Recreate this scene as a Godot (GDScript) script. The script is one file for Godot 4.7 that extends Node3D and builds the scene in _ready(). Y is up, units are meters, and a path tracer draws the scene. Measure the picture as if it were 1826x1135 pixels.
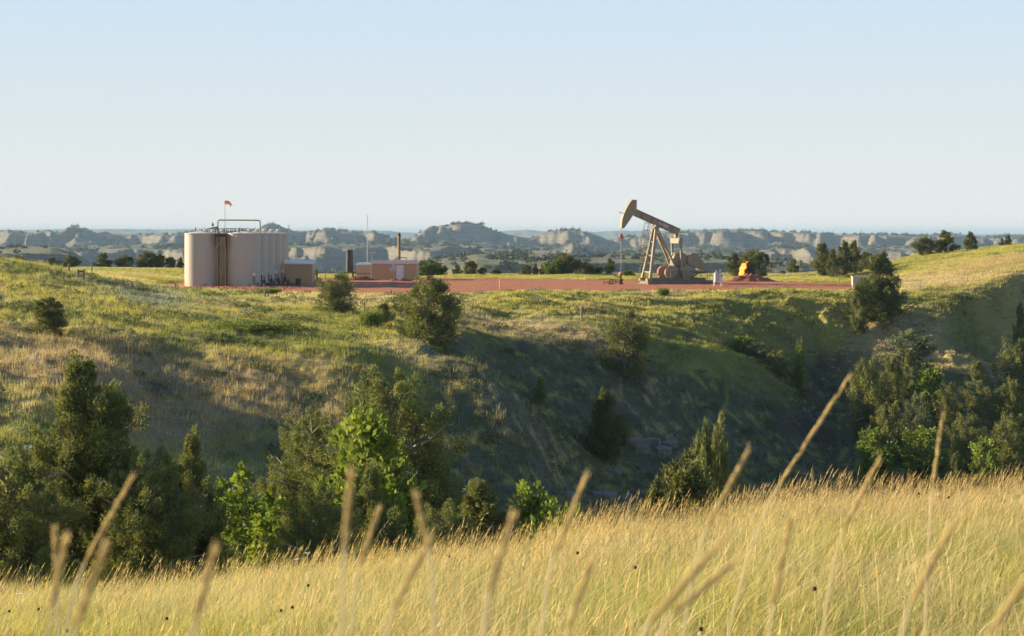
extends Node3D
# An oil well pad above a grassy ravine, badlands beyond. Eye height is y = 0, metres, the view runs along -z.

const F := 2900.0      # focal length in units of the layout's 1826 wide survey grid
const CX := 913.0
const HY := 418.0      # the horizon's row in that grid
const PAD := -5.9      # height of the levelled pad

var rng := RandomNumberGenerator.new()
var nz := {}
var M := {}
var used := {}

# ------------------------------------------------------------------ geometry collector
class G:
	var v := PackedVector3Array()
	var n := PackedVector3Array()
	var c := PackedColorArray()
	var uv := PackedVector2Array()
	var col := Color(1, 1, 1)
	var has_uv := false
	func tri(a: Vector3, b: Vector3, d: Vector3) -> void:
		var m := (d - a).cross(b - a).normalized()
		v.append(a); v.append(b); v.append(d)
		n.append(m); n.append(m); n.append(m)
		c.append(col); c.append(col); c.append(col)
	func trin(a: Vector3, b: Vector3, d: Vector3, na: Vector3, nb: Vector3, nd: Vector3) -> void:
		if (d - a).cross(b - a).dot(na + nb + nd) < 0.0:
			v.append(a); v.append(d); v.append(b)
			n.append(na); n.append(nd); n.append(nb)
		else:
			v.append(a); v.append(b); v.append(d)
			n.append(na); n.append(nb); n.append(nd)
		c.append(col); c.append(col); c.append(col)
	func quad(a: Vector3, b: Vector3, d: Vector3, e: Vector3) -> void:
		tri(a, b, d); tri(a, d, e)
	func quado(a: Vector3, b: Vector3, d: Vector3, e: Vector3, out: Vector3) -> void:
		if (d - a).cross(b - a).dot(out) < 0.0:
			quad(a, e, d, b)
		else:
			quad(a, b, d, e)
	func box(ctr: Vector3, size: Vector3, b := Basis()) -> void:
		var x := b.x * size.x * 0.5
		var y := b.y * size.y * 0.5
		var z := b.z * size.z * 0.5
		for s in [-1.0, 1.0]:
			quado(ctr + x * s - y - z, ctr + x * s + y - z, ctr + x * s + y + z, ctr + x * s - y + z, x * s)
			quado(ctr + y * s - x - z, ctr + y * s + x - z, ctr + y * s + x + z, ctr + y * s - x + z, y * s)
			quado(ctr + z * s - x - y, ctr + z * s + x - y, ctr + z * s + x + y, ctr + z * s - x + y, z * s)
	func beam(a: Vector3, b: Vector3, w: float, h: float, up := Vector3.UP) -> void:
		var d := (b - a).normalized()
		if absf(d.dot(up)) > 0.98: up = Vector3.BACK
		var s := d.cross(up).normalized()
		box((a + b) * 0.5, Vector3((b - a).length(), h, w), Basis(d, s.cross(d), s))
	func tube(pts: Array, rads: Array, sides := 8, caps := true) -> void:
		var rings := []
		var nors := []
		var ref := Vector3.UP
		var d0: Vector3 = (pts[1] - pts[0]).normalized()
		if absf(d0.dot(ref)) > 0.9: ref = Vector3.RIGHT
		var s := d0.cross(ref).normalized()
		for i in pts.size():
			var d: Vector3 = (pts[mini(i + 1, pts.size() - 1)] - pts[maxi(i - 1, 0)]).normalized()
			s = (s - d * s.dot(d)).normalized()
			var t := d.cross(s)
			var ring := []
			var nor := []
			for k in sides:
				var a := TAU * k / sides
				var m := s * cos(a) + t * sin(a)
				nor.append(m)
				ring.append(pts[i] + m * rads[i])
			rings.append(ring); nors.append(nor)
		for i in pts.size() - 1:
			for k in sides:
				var k2 := (k + 1) % sides
				trin(rings[i][k], rings[i + 1][k], rings[i + 1][k2], nors[i][k], nors[i + 1][k], nors[i + 1][k2])
				trin(rings[i][k], rings[i + 1][k2], rings[i][k2], nors[i][k], nors[i + 1][k2], nors[i][k2])
		if caps:
			for e in [0, pts.size() - 1]:
				var m: Vector3 = (pts[0] - pts[1]) if e == 0 else (pts[e] - pts[e - 1])
				m = m.normalized()
				for k in sides:
					trin(pts[e], rings[e][k], rings[e][(k + 1) % sides], m, m, m)
	func cyl(a: Vector3, b: Vector3, r: float, sides := 12) -> void:
		tube([a, b], [r, r], sides)
	# a flat outline (local xy) given thickness along z
	func plate(pts: PackedVector2Array, z0: float, z1: float, xf := Transform3D()) -> void:
		var ids := Geometry2D.triangulate_polygon(pts)
		for i in range(0, ids.size(), 3):
			for z in [z0, z1]:
				var p := []
				for k in 3:
					var q := pts[ids[i + k]]
					p.append(xf * Vector3(q.x, q.y, z))
				var o: Vector3 = xf.basis.z * (1.0 if z == z1 else -1.0) * signf(z1 - z0)
				trin(p[0], p[1], p[2], o, o, o)
		var ccw := 0.0
		for i in pts.size():
			ccw += pts[i].cross(pts[(i + 1) % pts.size()])
		for i in pts.size():
			var a := pts[i]
			var b := pts[(i + 1) % pts.size()]
			var o2 := (b - a).orthogonal() * (-1.0 if ccw > 0.0 else 1.0)
			o2 = -Vector2(a.y - b.y, b.x - a.x) * (1.0 if ccw > 0.0 else -1.0)
			quado(xf * Vector3(a.x, a.y, z0), xf * Vector3(b.x, b.y, z0), xf * Vector3(b.x, b.y, z1), xf * Vector3(a.x, a.y, z1), xf.basis * Vector3(o2.x, o2.y, 0))
	func mesh() -> ArrayMesh:
		var a := []
		a.resize(Mesh.ARRAY_MAX)
		a[Mesh.ARRAY_VERTEX] = v
		a[Mesh.ARRAY_NORMAL] = n
		a[Mesh.ARRAY_COLOR] = c
		if has_uv: a[Mesh.ARRAY_TEX_UV] = uv
		var m := ArrayMesh.new()
		m.add_surface_from_arrays(Mesh.PRIMITIVE_TRIANGLES, a)
		return m

# ------------------------------------------------------------------ scene tree helpers
func numbered(called: String) -> String:
	var k: int = used.get(called, -1) + 1
	used[called] = k
	return called if k == 0 else "%s_%03d" % [called, k]
func tag(o: Node, label: String, category: String, group := "", kind := "") -> void:
	o.set_meta("label", label)
	if category: o.set_meta("category", category)
	if group: o.set_meta("group", group)
	if kind: o.set_meta("kind", kind)
func thing(called: String, label: String, category: String, at: Vector3, turn := 0.0, group := "") -> Node3D:
	var o := Node3D.new()
	o.name = numbered(called)
	add_child(o)
	o.position = at
	o.rotation.y = turn
	tag(o, label, category, group)
	return o
func part(parent: Node, called: String, m: Mesh, mat: Material) -> MeshInstance3D:
	var o := MeshInstance3D.new()
	o.name = called
	o.mesh = m
	o.material_override = mat
	parent.add_child(o, true)
	return o
func structure(called: String, m: Mesh, mat: Material) -> MeshInstance3D:
	var o := part(self, called, m, mat)
	o.set_meta("kind", "structure")
	return o
func lin(r: float, g: float, b: float) -> Color:
	return Color(r, g, b).linear_to_srgb()
func mat(key: String, c: Color, rough := 0.9, vc := false, back := Color(0, 0, 0)) -> StandardMaterial3D:
	var m := StandardMaterial3D.new()
	m.albedo_color = c
	m.roughness = rough
	m.vertex_color_use_as_albedo = vc
	if back.get_luminance() > 0.0:
		m.backlight_enabled = true
		m.backlight = back
	M[key] = m
	return m
func noise(key: String, wave: float, oct := 1, kind := FastNoiseLite.TYPE_SIMPLEX_SMOOTH, sd := 1) -> FastNoiseLite:
	var q := FastNoiseLite.new()
	q.noise_type = kind
	q.seed = sd
	q.frequency = 1.0 / wave
	q.fractal_type = FastNoiseLite.FRACTAL_FBM if oct > 1 else FastNoiseLite.FRACTAL_NONE
	q.fractal_octaves = oct
	nz[key] = q
	return q
func grain(key: String, lo: float, hi: float, wave: float, oct: int, sd: int, size := 512) -> ImageTexture:
	var q := noise(key, wave, oct, FastNoiseLite.TYPE_SIMPLEX_SMOOTH, sd)
	var src := q.get_seamless_image(size, size)
	var im := Image.create(size, size, false, Image.FORMAT_RGB8)
	for y in size:
		for x in size:
			var t := src.get_pixel(x, y).r
			var k := lerpf(lo, hi, clampf((t - 0.2) / 0.6, 0, 1))
			im.set_pixel(x, y, Color(k, k, k))
	return ImageTexture.create_from_image(im)
func at(u: float, v: float, d: float) -> Vector3:
	return Vector3(d * (u - CX) / F, -d * (v - HY) / F, -d)
func on_ground(u: float, d: float) -> Vector3:
	var x := d * (u - CX) / F
	return Vector3(x, height(x, -d), -d)
func ground_at(u: float, v: float, d0: float, d1: float) -> Vector3:     # first ground met at that row of the survey grid
	var d := d0
	while d < d1:
		var p := on_ground(u, d)
		if HY - p.y * F / d <= v: return p
		d += 0.25
	return on_ground(u, d1)
func poly(pts: Array, u: float) -> float:
	if u <= pts[0][0]: return pts[0][1]
	for i in range(1, pts.size()):
		if u <= pts[i][0]:
			return lerpf(pts[i - 1][1], pts[i][1], (u - pts[i - 1][0]) / (pts[i][0] - pts[i - 1][0]))
	return pts[-1][1]

# ------------------------------------------------------------------ the land near the well, as surveyed columns of [distance, height]
var NEAR := {
	-3400: [[48, -11], [68, -6], [95, -3], [112, -1.4], [128, -0.6], [138, -0.6], [148, -1], [165, -2.5], [216, -5], [240, -6]],
	-300: [[50, -10.6], [75, -5.2], [95, -4.4], [112, -3], [128, -1.7], [138, -1.9], [148, -2.3], [162, -3], [216, -5.2], [240, -6.2]],
	0: [[50, -10.8], [75, -6.5], [95, -5.1], [112, -3.6], [128, -2.25], [138, -2.6], [148, -3.1], [160, -3.7], [216, -5.5], [240, -6.2]],
	150: [[50, -10.8], [80, -6.6], [95, -5.6], [115, -4.1], [130, -3.45], [140, -3.8], [150, -4.2], [165, -4.6], [216, -4.9], [240, -5]],
	300: [[50, -11.4], [83, -8.7], [95, -6.3], [112, -5.15], [128, -4.75], [136, -4.9], [146, -5.2], [160, -5.55], [216, -5.6], [240, -5.1]],
	450: [[50, -11.8], [83, -9.3], [94, -6.85], [112, -5.85], [128, -5.5], [136, -5.6], [145, -5.75], [160, -5.88], [216, -5.9], [240, -5.7]],
	600: [[52, -12.2], [83, -9.7], [95, -6.95], [110, -6.35], [126, -6.15], [135, -6.05], [144, -6.05], [158, -5.9], [216, -5.9], [240, -6]],
	720: [[56, -12.6], [87, -10], [101, -6.5], [112, -7], [125, -6.9], [135, -6.5], [145, -6.15], [156, -5.9], [216, -5.9], [240, -6]],
	800: [[60, -13.4], [85, -11], [97, -7.4], [107, -9.3], [116, -7.16], [128, -6.9], [144, -6.3], [156, -5.9], [216, -5.9], [240, -6]],
	900: [[64, -14.4], [84, -12.4], [93, -9], [108, -11.3], [119, -7.8], [131, -7.2], [144, -6.5], [160, -5.9], [216, -5.9], [240, -6]],
	1050: [[68, -16.5], [84, -16], [102, -15], [115, -12.3], [125, -8.1], [133, -7.5], [144, -6.6], [160, -5.9], [216, -5.9], [240, -6]],
	1200: [[72, -18], [90, -17.6], [106, -16.8], [120, -13.7], [131, -9.3], [137, -8.6], [147, -7.2], [160, -5.9], [216, -5.9], [240, -6]],
	1350: [[76, -18.8], [96, -18.6], [112, -17.9], [126, -15.2], [137, -11.4], [142, -11.3], [150, -8.6], [160, -5.9], [214, -5.9], [240, -6]],
	1500: [[80, -19.5], [100, -18.4], [118, -18], [130, -17], [139, -15.4], [144, -14.8], [152, -10], [162, -6], [205, -5.85], [232, -5.3]],
	1650: [[84, -19.8], [102, -18.2], [118, -17.5], [126, -16.9], [133, -16], [140, -14.4], [151, -10.6], [159, -6.1], [202, -4.5], [238, -3.05]],
	1826: [[86, -20], [102, -18.4], [118, -17.8], [127, -17.2], [136, -16.4], [145, -15], [159, -11.6], [166, -4.1], [200, -2.4], [235, -1.55]],
	2300: [[86, -20.4], [104, -20.2], [122, -20], [136, -19.6], [150, -19], [162, -17.2], [178, -12.5], [186, -2.6], [210, -0.6], [238, 0.6]],
	5200: [[86, -18], [100, -17], [110, -16], [120, -14], [130, -12], [139, -9], [149, -5], [157, -1], [198, 1], [235, 2]],
}
const CREST := [[-3400, -4.6], [-300, -3.6], [0, -3.72], [300, -3.62], [600, -3.44], [900, -3.28], [1050, -3.1], [1200, -3.02], [1350, -2.9], [1500, -2.84], [1826, -2.74], [2300, -2.3], [5200, -1.6]]
const PAD_FRONT := [[262, 181], [300, 177], [340, 172], [440, 167], [600, 159], [760, 158], [900, 160], [1060, 165], [1400, 170], [1540, 172], [1590, 180]]
const PAD_BACK := [[262, 186], [340, 200], [450, 208], [560, 213], [640, 217], [760, 217], [900, 214], [1100, 208], [1250, 207], [1400, 201], [1540, 194], [1590, 184]]
const D0 := 0.5
const D1 := 350.0
const U0 := -3400.0
const US := 20.0
const NU := 431
const ND := 420
var table := PackedFloat32Array()

func pchip(xs: Array, ys: Array) -> Array:
	var m := []
	var k := xs.size()
	var s := []
	for i in k - 1: s.append((ys[i + 1] - ys[i]) / (xs[i + 1] - xs[i]))
	for i in k:
		if i == 0: m.append(s[0])
		elif i == k - 1: m.append(s[k - 2])
		elif s[i - 1] * s[i] <= 0.0: m.append(0.0)
		else:
			var h0: float = xs[i] - xs[i - 1]
			var h1: float = xs[i + 1] - xs[i]
			m.append((3.0 * (h0 + h1)) / ((2.0 * h1 + h0) / s[i - 1] + (h1 + 2.0 * h0) / s[i]))
	return m
func hermite(xs: Array, ys: Array, ms: Array, i: int, x: float) -> float:
	var h: float = xs[i + 1] - xs[i]
	var t: float = clampf((x - xs[i]) / h, 0, 1)
	var t2 := t * t
	var t3 := t2 * t
	return (2 * t3 - 3 * t2 + 1) * ys[i] + (t3 - 2 * t2 + t) * h * ms[i] + (-2 * t3 + 3 * t2) * ys[i + 1] + (t3 - t2) * h * ms[i + 1]
func build_table() -> void:
	var us := NEAR.keys()
	var rows := []          # per row: arrays over columns of d and y
	for r in 16:
		var ds := []
		var ys := []
		for u in us:
			var cr := poly(CREST, u)
			match r:
				0: ds.append(0.5); ys.append(-1.3)
				1: ds.append(4.0); ys.append(-1.36 + (cr + 1.3) * 0.2)
				2: ds.append(15.0); ys.append(cr)
				3: ds.append(24.0); ys.append(cr * 1.42 - 0.9)
				14: ds.append(292.0); ys.append(NEAR[u][9][1] * 0.6 - 13.0)
				15: ds.append(352.0); ys.append(-34.0)
				_:
					ds.append(float(NEAR[u][r - 4][0])); ys.append(float(NEAR[u][r - 4][1]))
		rows.append([ds, pchip(us, ds), ys, pchip(us, ys)])
	table.resize(NU * ND)
	var ratio := log(D1 / D0) / (ND - 1)
	for iu in NU:
		var u := U0 + US * iu
		var seg := 0
		while seg < us.size() - 2 and u > us[seg + 1]: seg += 1
		var xs := []
		var ys := []
		for r in 16:
			var row: Array = rows[r]
			xs.append(hermite(us, row[0], row[1], seg, u))
			ys.append(hermite(us, row[2], row[3], seg, u))
		var ms := pchip(xs, ys)
		var s := 0
		for id in ND:
			var d := D0 * exp(ratio * id)
			while s < 14 and d > xs[s + 1]: s += 1
			table[iu * ND + id] = hermite(xs, ys, ms, s, d)
func pad_mask(u: float, d: float, soft := 5.0) -> float:
	if u < 240 or u > 1610: return 0.0
	var a := smoothstep(poly(PAD_FRONT, u) - soft, poly(PAD_FRONT, u) + 0.5, d)
	var b := 1.0 - smoothstep(poly(PAD_BACK, u) - 0.5, poly(PAD_BACK, u) + soft, d)
	return a * b * smoothstep(255, 300, u) * (1.0 - smoothstep(1550, 1595, u))
func height(x: float, z: float) -> float:
	var d := clampf(-z, D0, D1 - 0.5)
	var u := CX + F * x / d
	var fu := clampf((u - U0) / US, 0, NU - 1.001)
	var fd := clampf(log(d / D0) / (log(D1 / D0) / (ND - 1)), 0, ND - 1.001)
	var iu := int(fu)
	var id := int(fd)
	var a := fu - iu
	var b := fd - id
	var k := iu * ND + id
	var y := lerpf(lerpf(table[k], table[k + ND], a), lerpf(table[k + 1], table[k + ND + 1], a), b)
	if d < 20.0:
		return y + 0.10 * nz.bump.get_noise_2d(x * 2.2, z * 2.2) * smoothstep(1.0, 5.0, d)
	var pm := pad_mask(u, d)
	var amp := smoothstep(20, 45, d) * (1.0 - 0.6 * smoothstep(150, 175, d)) * (1.0 - smoothstep(250, 330, d))
	var slump := smoothstep(1180, 1330, u) * smoothstep(124, 134, d) * (1.0 - smoothstep(156, 164, d))
	var rel: float = 0.75 * nz.hill.get_noise_2d(x, z) + 0.24 * nz.bump.get_noise_2d(x, z)
	var ter: float = nz.slump.get_noise_2d(x * 0.8 + nz.hill.get_noise_2d(x, z) * 2.0, z * 2.0)
	rel += slump * (0.8 * nz.hill.get_noise_2d(x * 1.7 + 90.0, z * 1.7) + 0.8 * smoothstep(-0.1, 0.12, ter) - 0.4)
	rel += (1.0 - slump) * 0.22 * smoothstep(-0.06, 0.06, ter) * (1.0 - smoothstep(150, 160, d))
	y += rel * amp * (1.0 - 0.55 * smoothstep(92, 104, d) * (1.0 - smoothstep(640, 800, u)))
	return lerpf(y, PAD + 0.05 * nz.bump.get_noise_2d(x, z), pm)

# ------------------------------------------------------------------ what grows where
const SHRUB_SHADE := Color(0.185, 0.205, 0.10)  # scrub green that also carries painted shade on the flanks
const STRAW := Color(0.75, 0.62, 0.325)
const YGREEN := Color(0.57, 0.525, 0.115)
const GREEN := Color(0.29, 0.33, 0.06)
const TAN := Color(0.64, 0.485, 0.26)
const SAGE := Color(0.40, 0.44, 0.31)
func spot(u: float, d: float, u0: float, d0: float, ru: float, rd: float) -> float:
	return clampf(1.5 - Vector2((u - u0) / ru, (d - d0) / rd).length(), 0, 1)
func grass_color(x: float, z: float) -> Color:
	var d := -z
	var u := CX + F * x / d
	var a: float = nz.patch.get_noise_2d(x, z * 0.8)
	var b: float = nz.patch2.get_noise_2d(x, z * 0.7)
	if d < 22.0:
		var f := STRAW.lerp(YGREEN, smoothstep(0.0, 0.5, nz.bump.get_noise_2d(x * 1.2, z * 1.2) * 0.8 + 0.08)).lerp(GREEN, smoothstep(0.22, 0.42, nz.bump.get_noise_2d(x * 1.9 + 60.0, z * 1.9)) * 0.7)
		return f.lerp(TAN, smoothstep(10.5, 13.5, d + nz.bump.get_noise_2d(x * 2.0, z) * 1.5) * 0.65 * smoothstep(500, 1200, u))
	var c := YGREEN.lerp(STRAW, smoothstep(-0.15, 0.6, a))
	c = c.lerp(GREEN, smoothstep(0.0, 0.45, b) * 0.8)
	c = c.lerp(TAN, smoothstep(0.25, 0.55, -b + a * 0.3) * 0.6)
	# a band of tall reddish grass along the left slope
	c = c.lerp(TAN, spot(u, d + a * 6.0, 250, 84, 430, 8) * 0.85)
	# sagebrush flat on the left shoulder
	c = c.lerp(SAGE, spot(u, d + b * 8.0, 260, 122, 130, 9) * clampf(0.75 + b, 0, 1))
	c = c.lerp(GREEN, spot(u, d + b * 5.0, 430, 103, 150, 5) * 0.6)
	# bleached strip on the lip of the second spur
	c = c.lerp(TAN, spot(u, d + b * 2.0, 950, 124, 190, 4.0) * 0.8)
	# the right hill is dry, its far rim green
	c = c.lerp(TAN, spot(u, d + b * 12.0, 1790, 185, 160, 16) * 0.6)
	c = c.lerp(YGREEN.lerp(GREEN, 0.35), smoothstep(205, 225, d) * 0.7)
	# dark shrubby growth on the shaded flanks, also painting their shade into the colour
	var shaded_flank := smoothstep(740, 800, u) * smoothstep(66, 70, d) * (1.0 - smoothstep(121, 124, d - (u - 1000.0) * 0.03 + b * 6.0)) + smoothstep(1400, 1430, u) * smoothstep(100, 103, d) * (1.0 - smoothstep(147, 150, d + a * 10.0))
	return c.lerp(SHRUB_SHADE, clampf(shaded_flank, 0, 1) * smoothstep(-0.36, -0.2, nz.bump.get_noise_2d(x * 2.4 + 31.0, z * 1.6) + 0.25 * nz.bump.get_noise_2d(x * 6.0, z * 6.0)))
func bare(x: float, z: float) -> float:
	var d := -z
	var u := CX + F * x / d
	var s := spot(u, d, 1480, 147, 60, 4) * 0.8 + spot(u, d, 1775, 146, 40, 4) * 0.6 + spot(u, d, 1130, 112, 100, 3.0) * 0.7 + spot(u, d, 1420, 131, 60, 4) * 0.8
	s += smoothstep(0.30, 0.5, nz.patch2.get_noise_2d(x * 2.3 + 40.0, z * 2.3)) * 0.6 * smoothstep(60, 75, d) * (1.0 - smoothstep(150, 158, d))
	return clampf(s + nz.bump.get_noise_2d(x, z) * 0.4 * signf(s), 0, 1)

func sheet(us: Array, ds: Array, hf: Callable, cf: Callable) -> ArrayMesh:
	var nu := us.size()
	var nd := ds.size()
	var v := PackedVector3Array()
	var c := PackedColorArray()
	v.resize(nu * nd); c.resize(nu * nd)
	for i in nd:
		for k in nu:
			var x: float = ds[i] * (us[k] - CX) / F
			var y: float = hf.call(x, -ds[i])
			v[i * nu + k] = Vector3(x, y, -ds[i])
			c[i * nu + k] = cf.call(x, -ds[i])
	return grid_mesh(v, c, nu, nd)
func grid_mesh(v: PackedVector3Array, c: PackedColorArray, nu: int, nd: int) -> ArrayMesh:
	var n := PackedVector3Array()
	n.resize(nu * nd)
	for i in nd:
		for k in nu:
			var e := v[i * nu + mini(k + 1, nu - 1)] - v[i * nu + maxi(k - 1, 0)]
			var f := v[mini(i + 1, nd - 1) * nu + k] - v[maxi(i - 1, 0) * nu + k]
			n[i * nu + k] = e.cross(f).normalized()
	var idx := PackedInt32Array()
	idx.resize((nu - 1) * (nd - 1) * 6)
	var q := 0
	for i in nd - 1:
		for k in nu - 1:
			var a := i * nu + k
			idx[q] = a; idx[q + 1] = a + nu; idx[q + 2] = a + 1
			idx[q + 3] = a + 1; idx[q + 4] = a + nu; idx[q + 5] = a + nu + 1
			q += 6
	var arr := []
	arr.resize(Mesh.ARRAY_MAX)
	arr[Mesh.ARRAY_VERTEX] = v
	arr[Mesh.ARRAY_NORMAL] = n
	arr[Mesh.ARRAY_COLOR] = c
	arr[Mesh.ARRAY_INDEX] = idx
	var m := ArrayMesh.new()
	m.add_surface_from_arrays(Mesh.PRIMITIVE_TRIANGLES, arr)
	return m
func spread(a: float, b: float, step: float) -> Array:
	var o := []
	var k := int(ceil((b - a) / step))
	for i in k + 1: o.append(a + (b - a) * i / k)
	return o
func log_rows(a: float, b: float, k: int) -> Array:
	var o := []
	for i in k: o.append(a * exp(log(b / a) * i / (k - 1)))
	return o
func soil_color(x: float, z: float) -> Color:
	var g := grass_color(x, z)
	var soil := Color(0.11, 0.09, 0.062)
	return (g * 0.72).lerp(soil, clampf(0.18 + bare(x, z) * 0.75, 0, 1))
func ground() -> void:
	var us := spread(-3400, -500, 145) + spread(-470, -110, 30) + spread(-100, 1926, 5) + spread(1956, 2400, 30) + spread(2500, 5200, 150)
	var ds := log_rows(0.6, 20, 90) + log_rows(20.5, 60, 60) + spread(60.5, 165, 0.42) + spread(166, 350, 1.6)
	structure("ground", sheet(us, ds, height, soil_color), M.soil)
	# the hilltop behind the viewer
	var v := PackedVector3Array()
	var c := PackedColorArray()
	for i in 30:
		for k in 40:
			var x := -600.0 + 1200.0 * k / 39.0
			var z := 400.0 - 400.9 * i / 29.0
			v.append(Vector3(x, -1.32 - 0.0002 * absf(x) * absf(x) * 0.2 - 0.02 * maxf(z, 0), z))
			c.append(Color(0.28, 0.24, 0.10))
	structure("ground_behind", grid_mesh(v, c, 40, 30), M.soil)
	# scoria pad
	var pu := spread(262, 1590, 4)
	var pd := spread(154, 219, 0.5)
	var g := PackedVector3Array()
	var gc := PackedColorArray()
	var gn := PackedVector3Array()
	var inside := func(u: float, d: float) -> bool:
		var x := d * (u - CX) / F
		var e: float = nz.bump.get_noise_2d(x, -d) * 2.0 + nz.patch.get_noise_2d(x * 3.0, -d * 3.0) * 1.6
		return d > poly(PAD_FRONT, u) + e and d < poly(PAD_BACK, u) + e
	for i in pd.size() - 1:
		for k in pu.size() - 1:
			if not inside.call(pu[k] + 2.0, pd[i] + 0.25): continue
			var p := []
			for q in [[k, i], [k, i + 1], [k + 1, i + 1], [k + 1, i]]:
				var w := on_ground(pu[q[0]], pd[q[1]])
				w.y += 0.045 + 0.03 * nz.bump.get_noise_2d(w.x * 4.0, w.z * 4.0)
				p.append(w)
			var t: float = 0.5 + 0.5 * nz.patch.get_noise_2d(p[0].x * 2.0, p[0].z * 3.0)
			var col := Color(0.50, 0.13, 0.035).lerp(Color(0.60, 0.205, 0.075), t)
			for q in [0, 1, 2, 0, 2, 3]:
				g.append(p[q]); gc.append(col); gn.append(Vector3.UP)
	var arr := []
	arr.resize(Mesh.ARRAY_MAX)
	arr[Mesh.ARRAY_VERTEX] = g
	arr[Mesh.ARRAY_NORMAL] = gn
	arr[Mesh.ARRAY_COLOR] = gc
	var m := ArrayMesh.new()
	m.add_surface_from_arrays(Mesh.PRIMITIVE_TRIANGLES, arr)
	structure("gravel_pad", m, M.scoria)

# ------------------------------------------------------------------ the badlands
const L1 := [[560, 540], [690, 505], [745, 484], [790, 468], [850, 458], [960, 459], [1050, 462], [1200, 463], [1330, 466], [1430, 478], [1500, 500], [1560, 540]]
const L1B := [[-400, 470], [-60, 452], [10, 446], [90, 445], [125, 452], [160, 475], [200, 520]]
const L2 := [[-400, 455], [-100, 452], [0, 450], [100, 447], [200, 443], [330, 440], [430, 439], [520, 437], [600, 439], [680, 436], [760, 438], [850, 437], [880, 442], [905, 446], [960, 448], [1005, 446], [1022, 434], [1050, 452], [1100, 454], [1180, 446], [1300, 450], [1350, 456], [1395, 442], [1440, 440], [1462, 455], [1560, 447], [1640, 443], [1700, 447], [1826, 445], [2200, 447]]
const L3 := [[-400, 421], [-100, 420], [0, 414], [15, 410], [40, 418], [70, 414], [85, 411], [102, 417], [120, 407], [132, 405], [148, 408], [175, 418], [260, 421], [330, 419], [400, 417], [455, 412], [480, 401], [497, 401], [515, 411], [540, 418], [572, 413], [590, 410], [610, 415], [640, 418], [665, 416], [690, 424], [715, 431], [735, 430], [750, 417], [766, 406], [790, 402], [830, 401], [860, 402], [874, 409], [890, 416], [915, 422], [945, 427], [965, 420], [985, 413], [1010, 412], [1040, 413], [1060, 420], [1085, 431], [1110, 424], [1150, 425], [1200, 418], [1250, 415], [1300, 413], [1350, 413], [1400, 415], [1450, 418], [1500, 421], [1560, 420], [1620, 423], [1700, 420], [1760, 425], [1826, 422], [2200, 420]]
const L4 := [[-400, 411], [-100, 412], [40, 410], [110, 409], [280, 409], [400, 411], [520, 412], [620, 410], [700, 413], [720, 415], [760, 417], [880, 415], [905, 412], [940, 410], [970, 413], [990, 415], [1060, 414], [1100, 412], [1160, 412], [1200, 411], [1240, 408.5], [1255, 410], [1290, 408], [1340, 408], [1370, 412], [1420, 415], [1500, 417], [1560, 418], [1620, 419], [1700, 418], [1750, 419], [1826, 418], [2200, 416]]
func crest_y(line: Array, u: float, d: float) -> float:
	return -d * (poly(line, u) - HY) / F
func flank(t: float, cliff: float) -> float:      # metres down for t metres in front of a rim
	if t <= 0.0: return 0.0
	return minf(t, cliff) * 0.85 + maxf(t - cliff, 0.0) * 0.33
func far_height(x: float, z: float) -> float:
	var d := -z
	var u := CX + F * x / d
	var y := -34.0 - 12.0 * smoothstep(900, 2200, d) + 30.0 * smoothstep(3200, 7000, d)
	if d < 420.0: return y + 4.0 * nz.far.get_noise_2d(x, z)
	var spur: float = nz.spur.get_noise_2d(x, z * 0.35)
	var rill: float = 1.0 - absf(nz.rill.get_noise_2d(x, z * 0.5)) * 2.0
	var rough: float = nz.far.get_noise_2d(x, z)
	spur += 0.35 * nz.far.get_noise_2d(x * 0.8 + 700.0, z * 0.5)
	rill += 0.5 * nz.far.get_noise_2d(x * 3.0, z * 1.5 + 400.0)
	if d < 1500.0:
		var t := 805.0 + spur * 45.0 + rill * 9.0 - d
		var y1 := crest_y(L1, u, 950.0) - flank(t, 6.0) - maxf(d - 1130.0, 0) * 0.25 + rough * 0.8
		t = 1010.0 + spur * 50.0 + rill * 9.0 - d
		var y2 := crest_y(L1B, u, 1100.0) - flank(t, 6.0) - maxf(d - 1240.0, 0) * 0.25 + rough * 0.8
		y = maxf(y, maxf(y1, y2))
	if d > 1200.0 and d < 3600.0:
		var t2: float = 1880.0 + spur * (140.0 + 160.0 * nz.spur.get_noise_2d(x * 0.25, 50.0)) + rill * 34.0 - d
		var y3: float = crest_y(L2, u, 2000.0) - flank(t2, 14.0 + 16.0 * nz.spur.get_noise_2d(x * 0.5 + 77.0, z * 0.2)) + rough * 5.0 - 3.0 - maxf(d - 2700.0, 0) * 0.2
		y = maxf(y, y3)
	if d > 1800.0 and d < 5200.0:
		var t3 := 2800.0 + spur * 170.0 + rill * 46.0 - d
		var k := maxf(t3, 0.0)
		var y4 := crest_y(L3, u, 2800.0) - minf(k, 36.0) * 0.55 - maxf(k - 36.0, 0.0) * 0.18 + rough * 1.6 - maxf(d - 3050.0, 0) * 0.12
		y4 += (rill - 0.5) * 9.0 * smoothstep(10, 90, k) * (1.0 - smoothstep(300, 600, k))
		y = maxf(y, y4)
	if d > 4200.0:
		var t5 := 7200.0 + spur * 500.0 - d
		y = maxf(y, crest_y(L4, u, 7200.0) - maxf(t5, 0) * 0.05 + rough * 1.5 - maxf(d - 8200.0, 0) * 0.003)
	return y + rough * 2.2 * smoothstep(420, 900, d)
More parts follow.
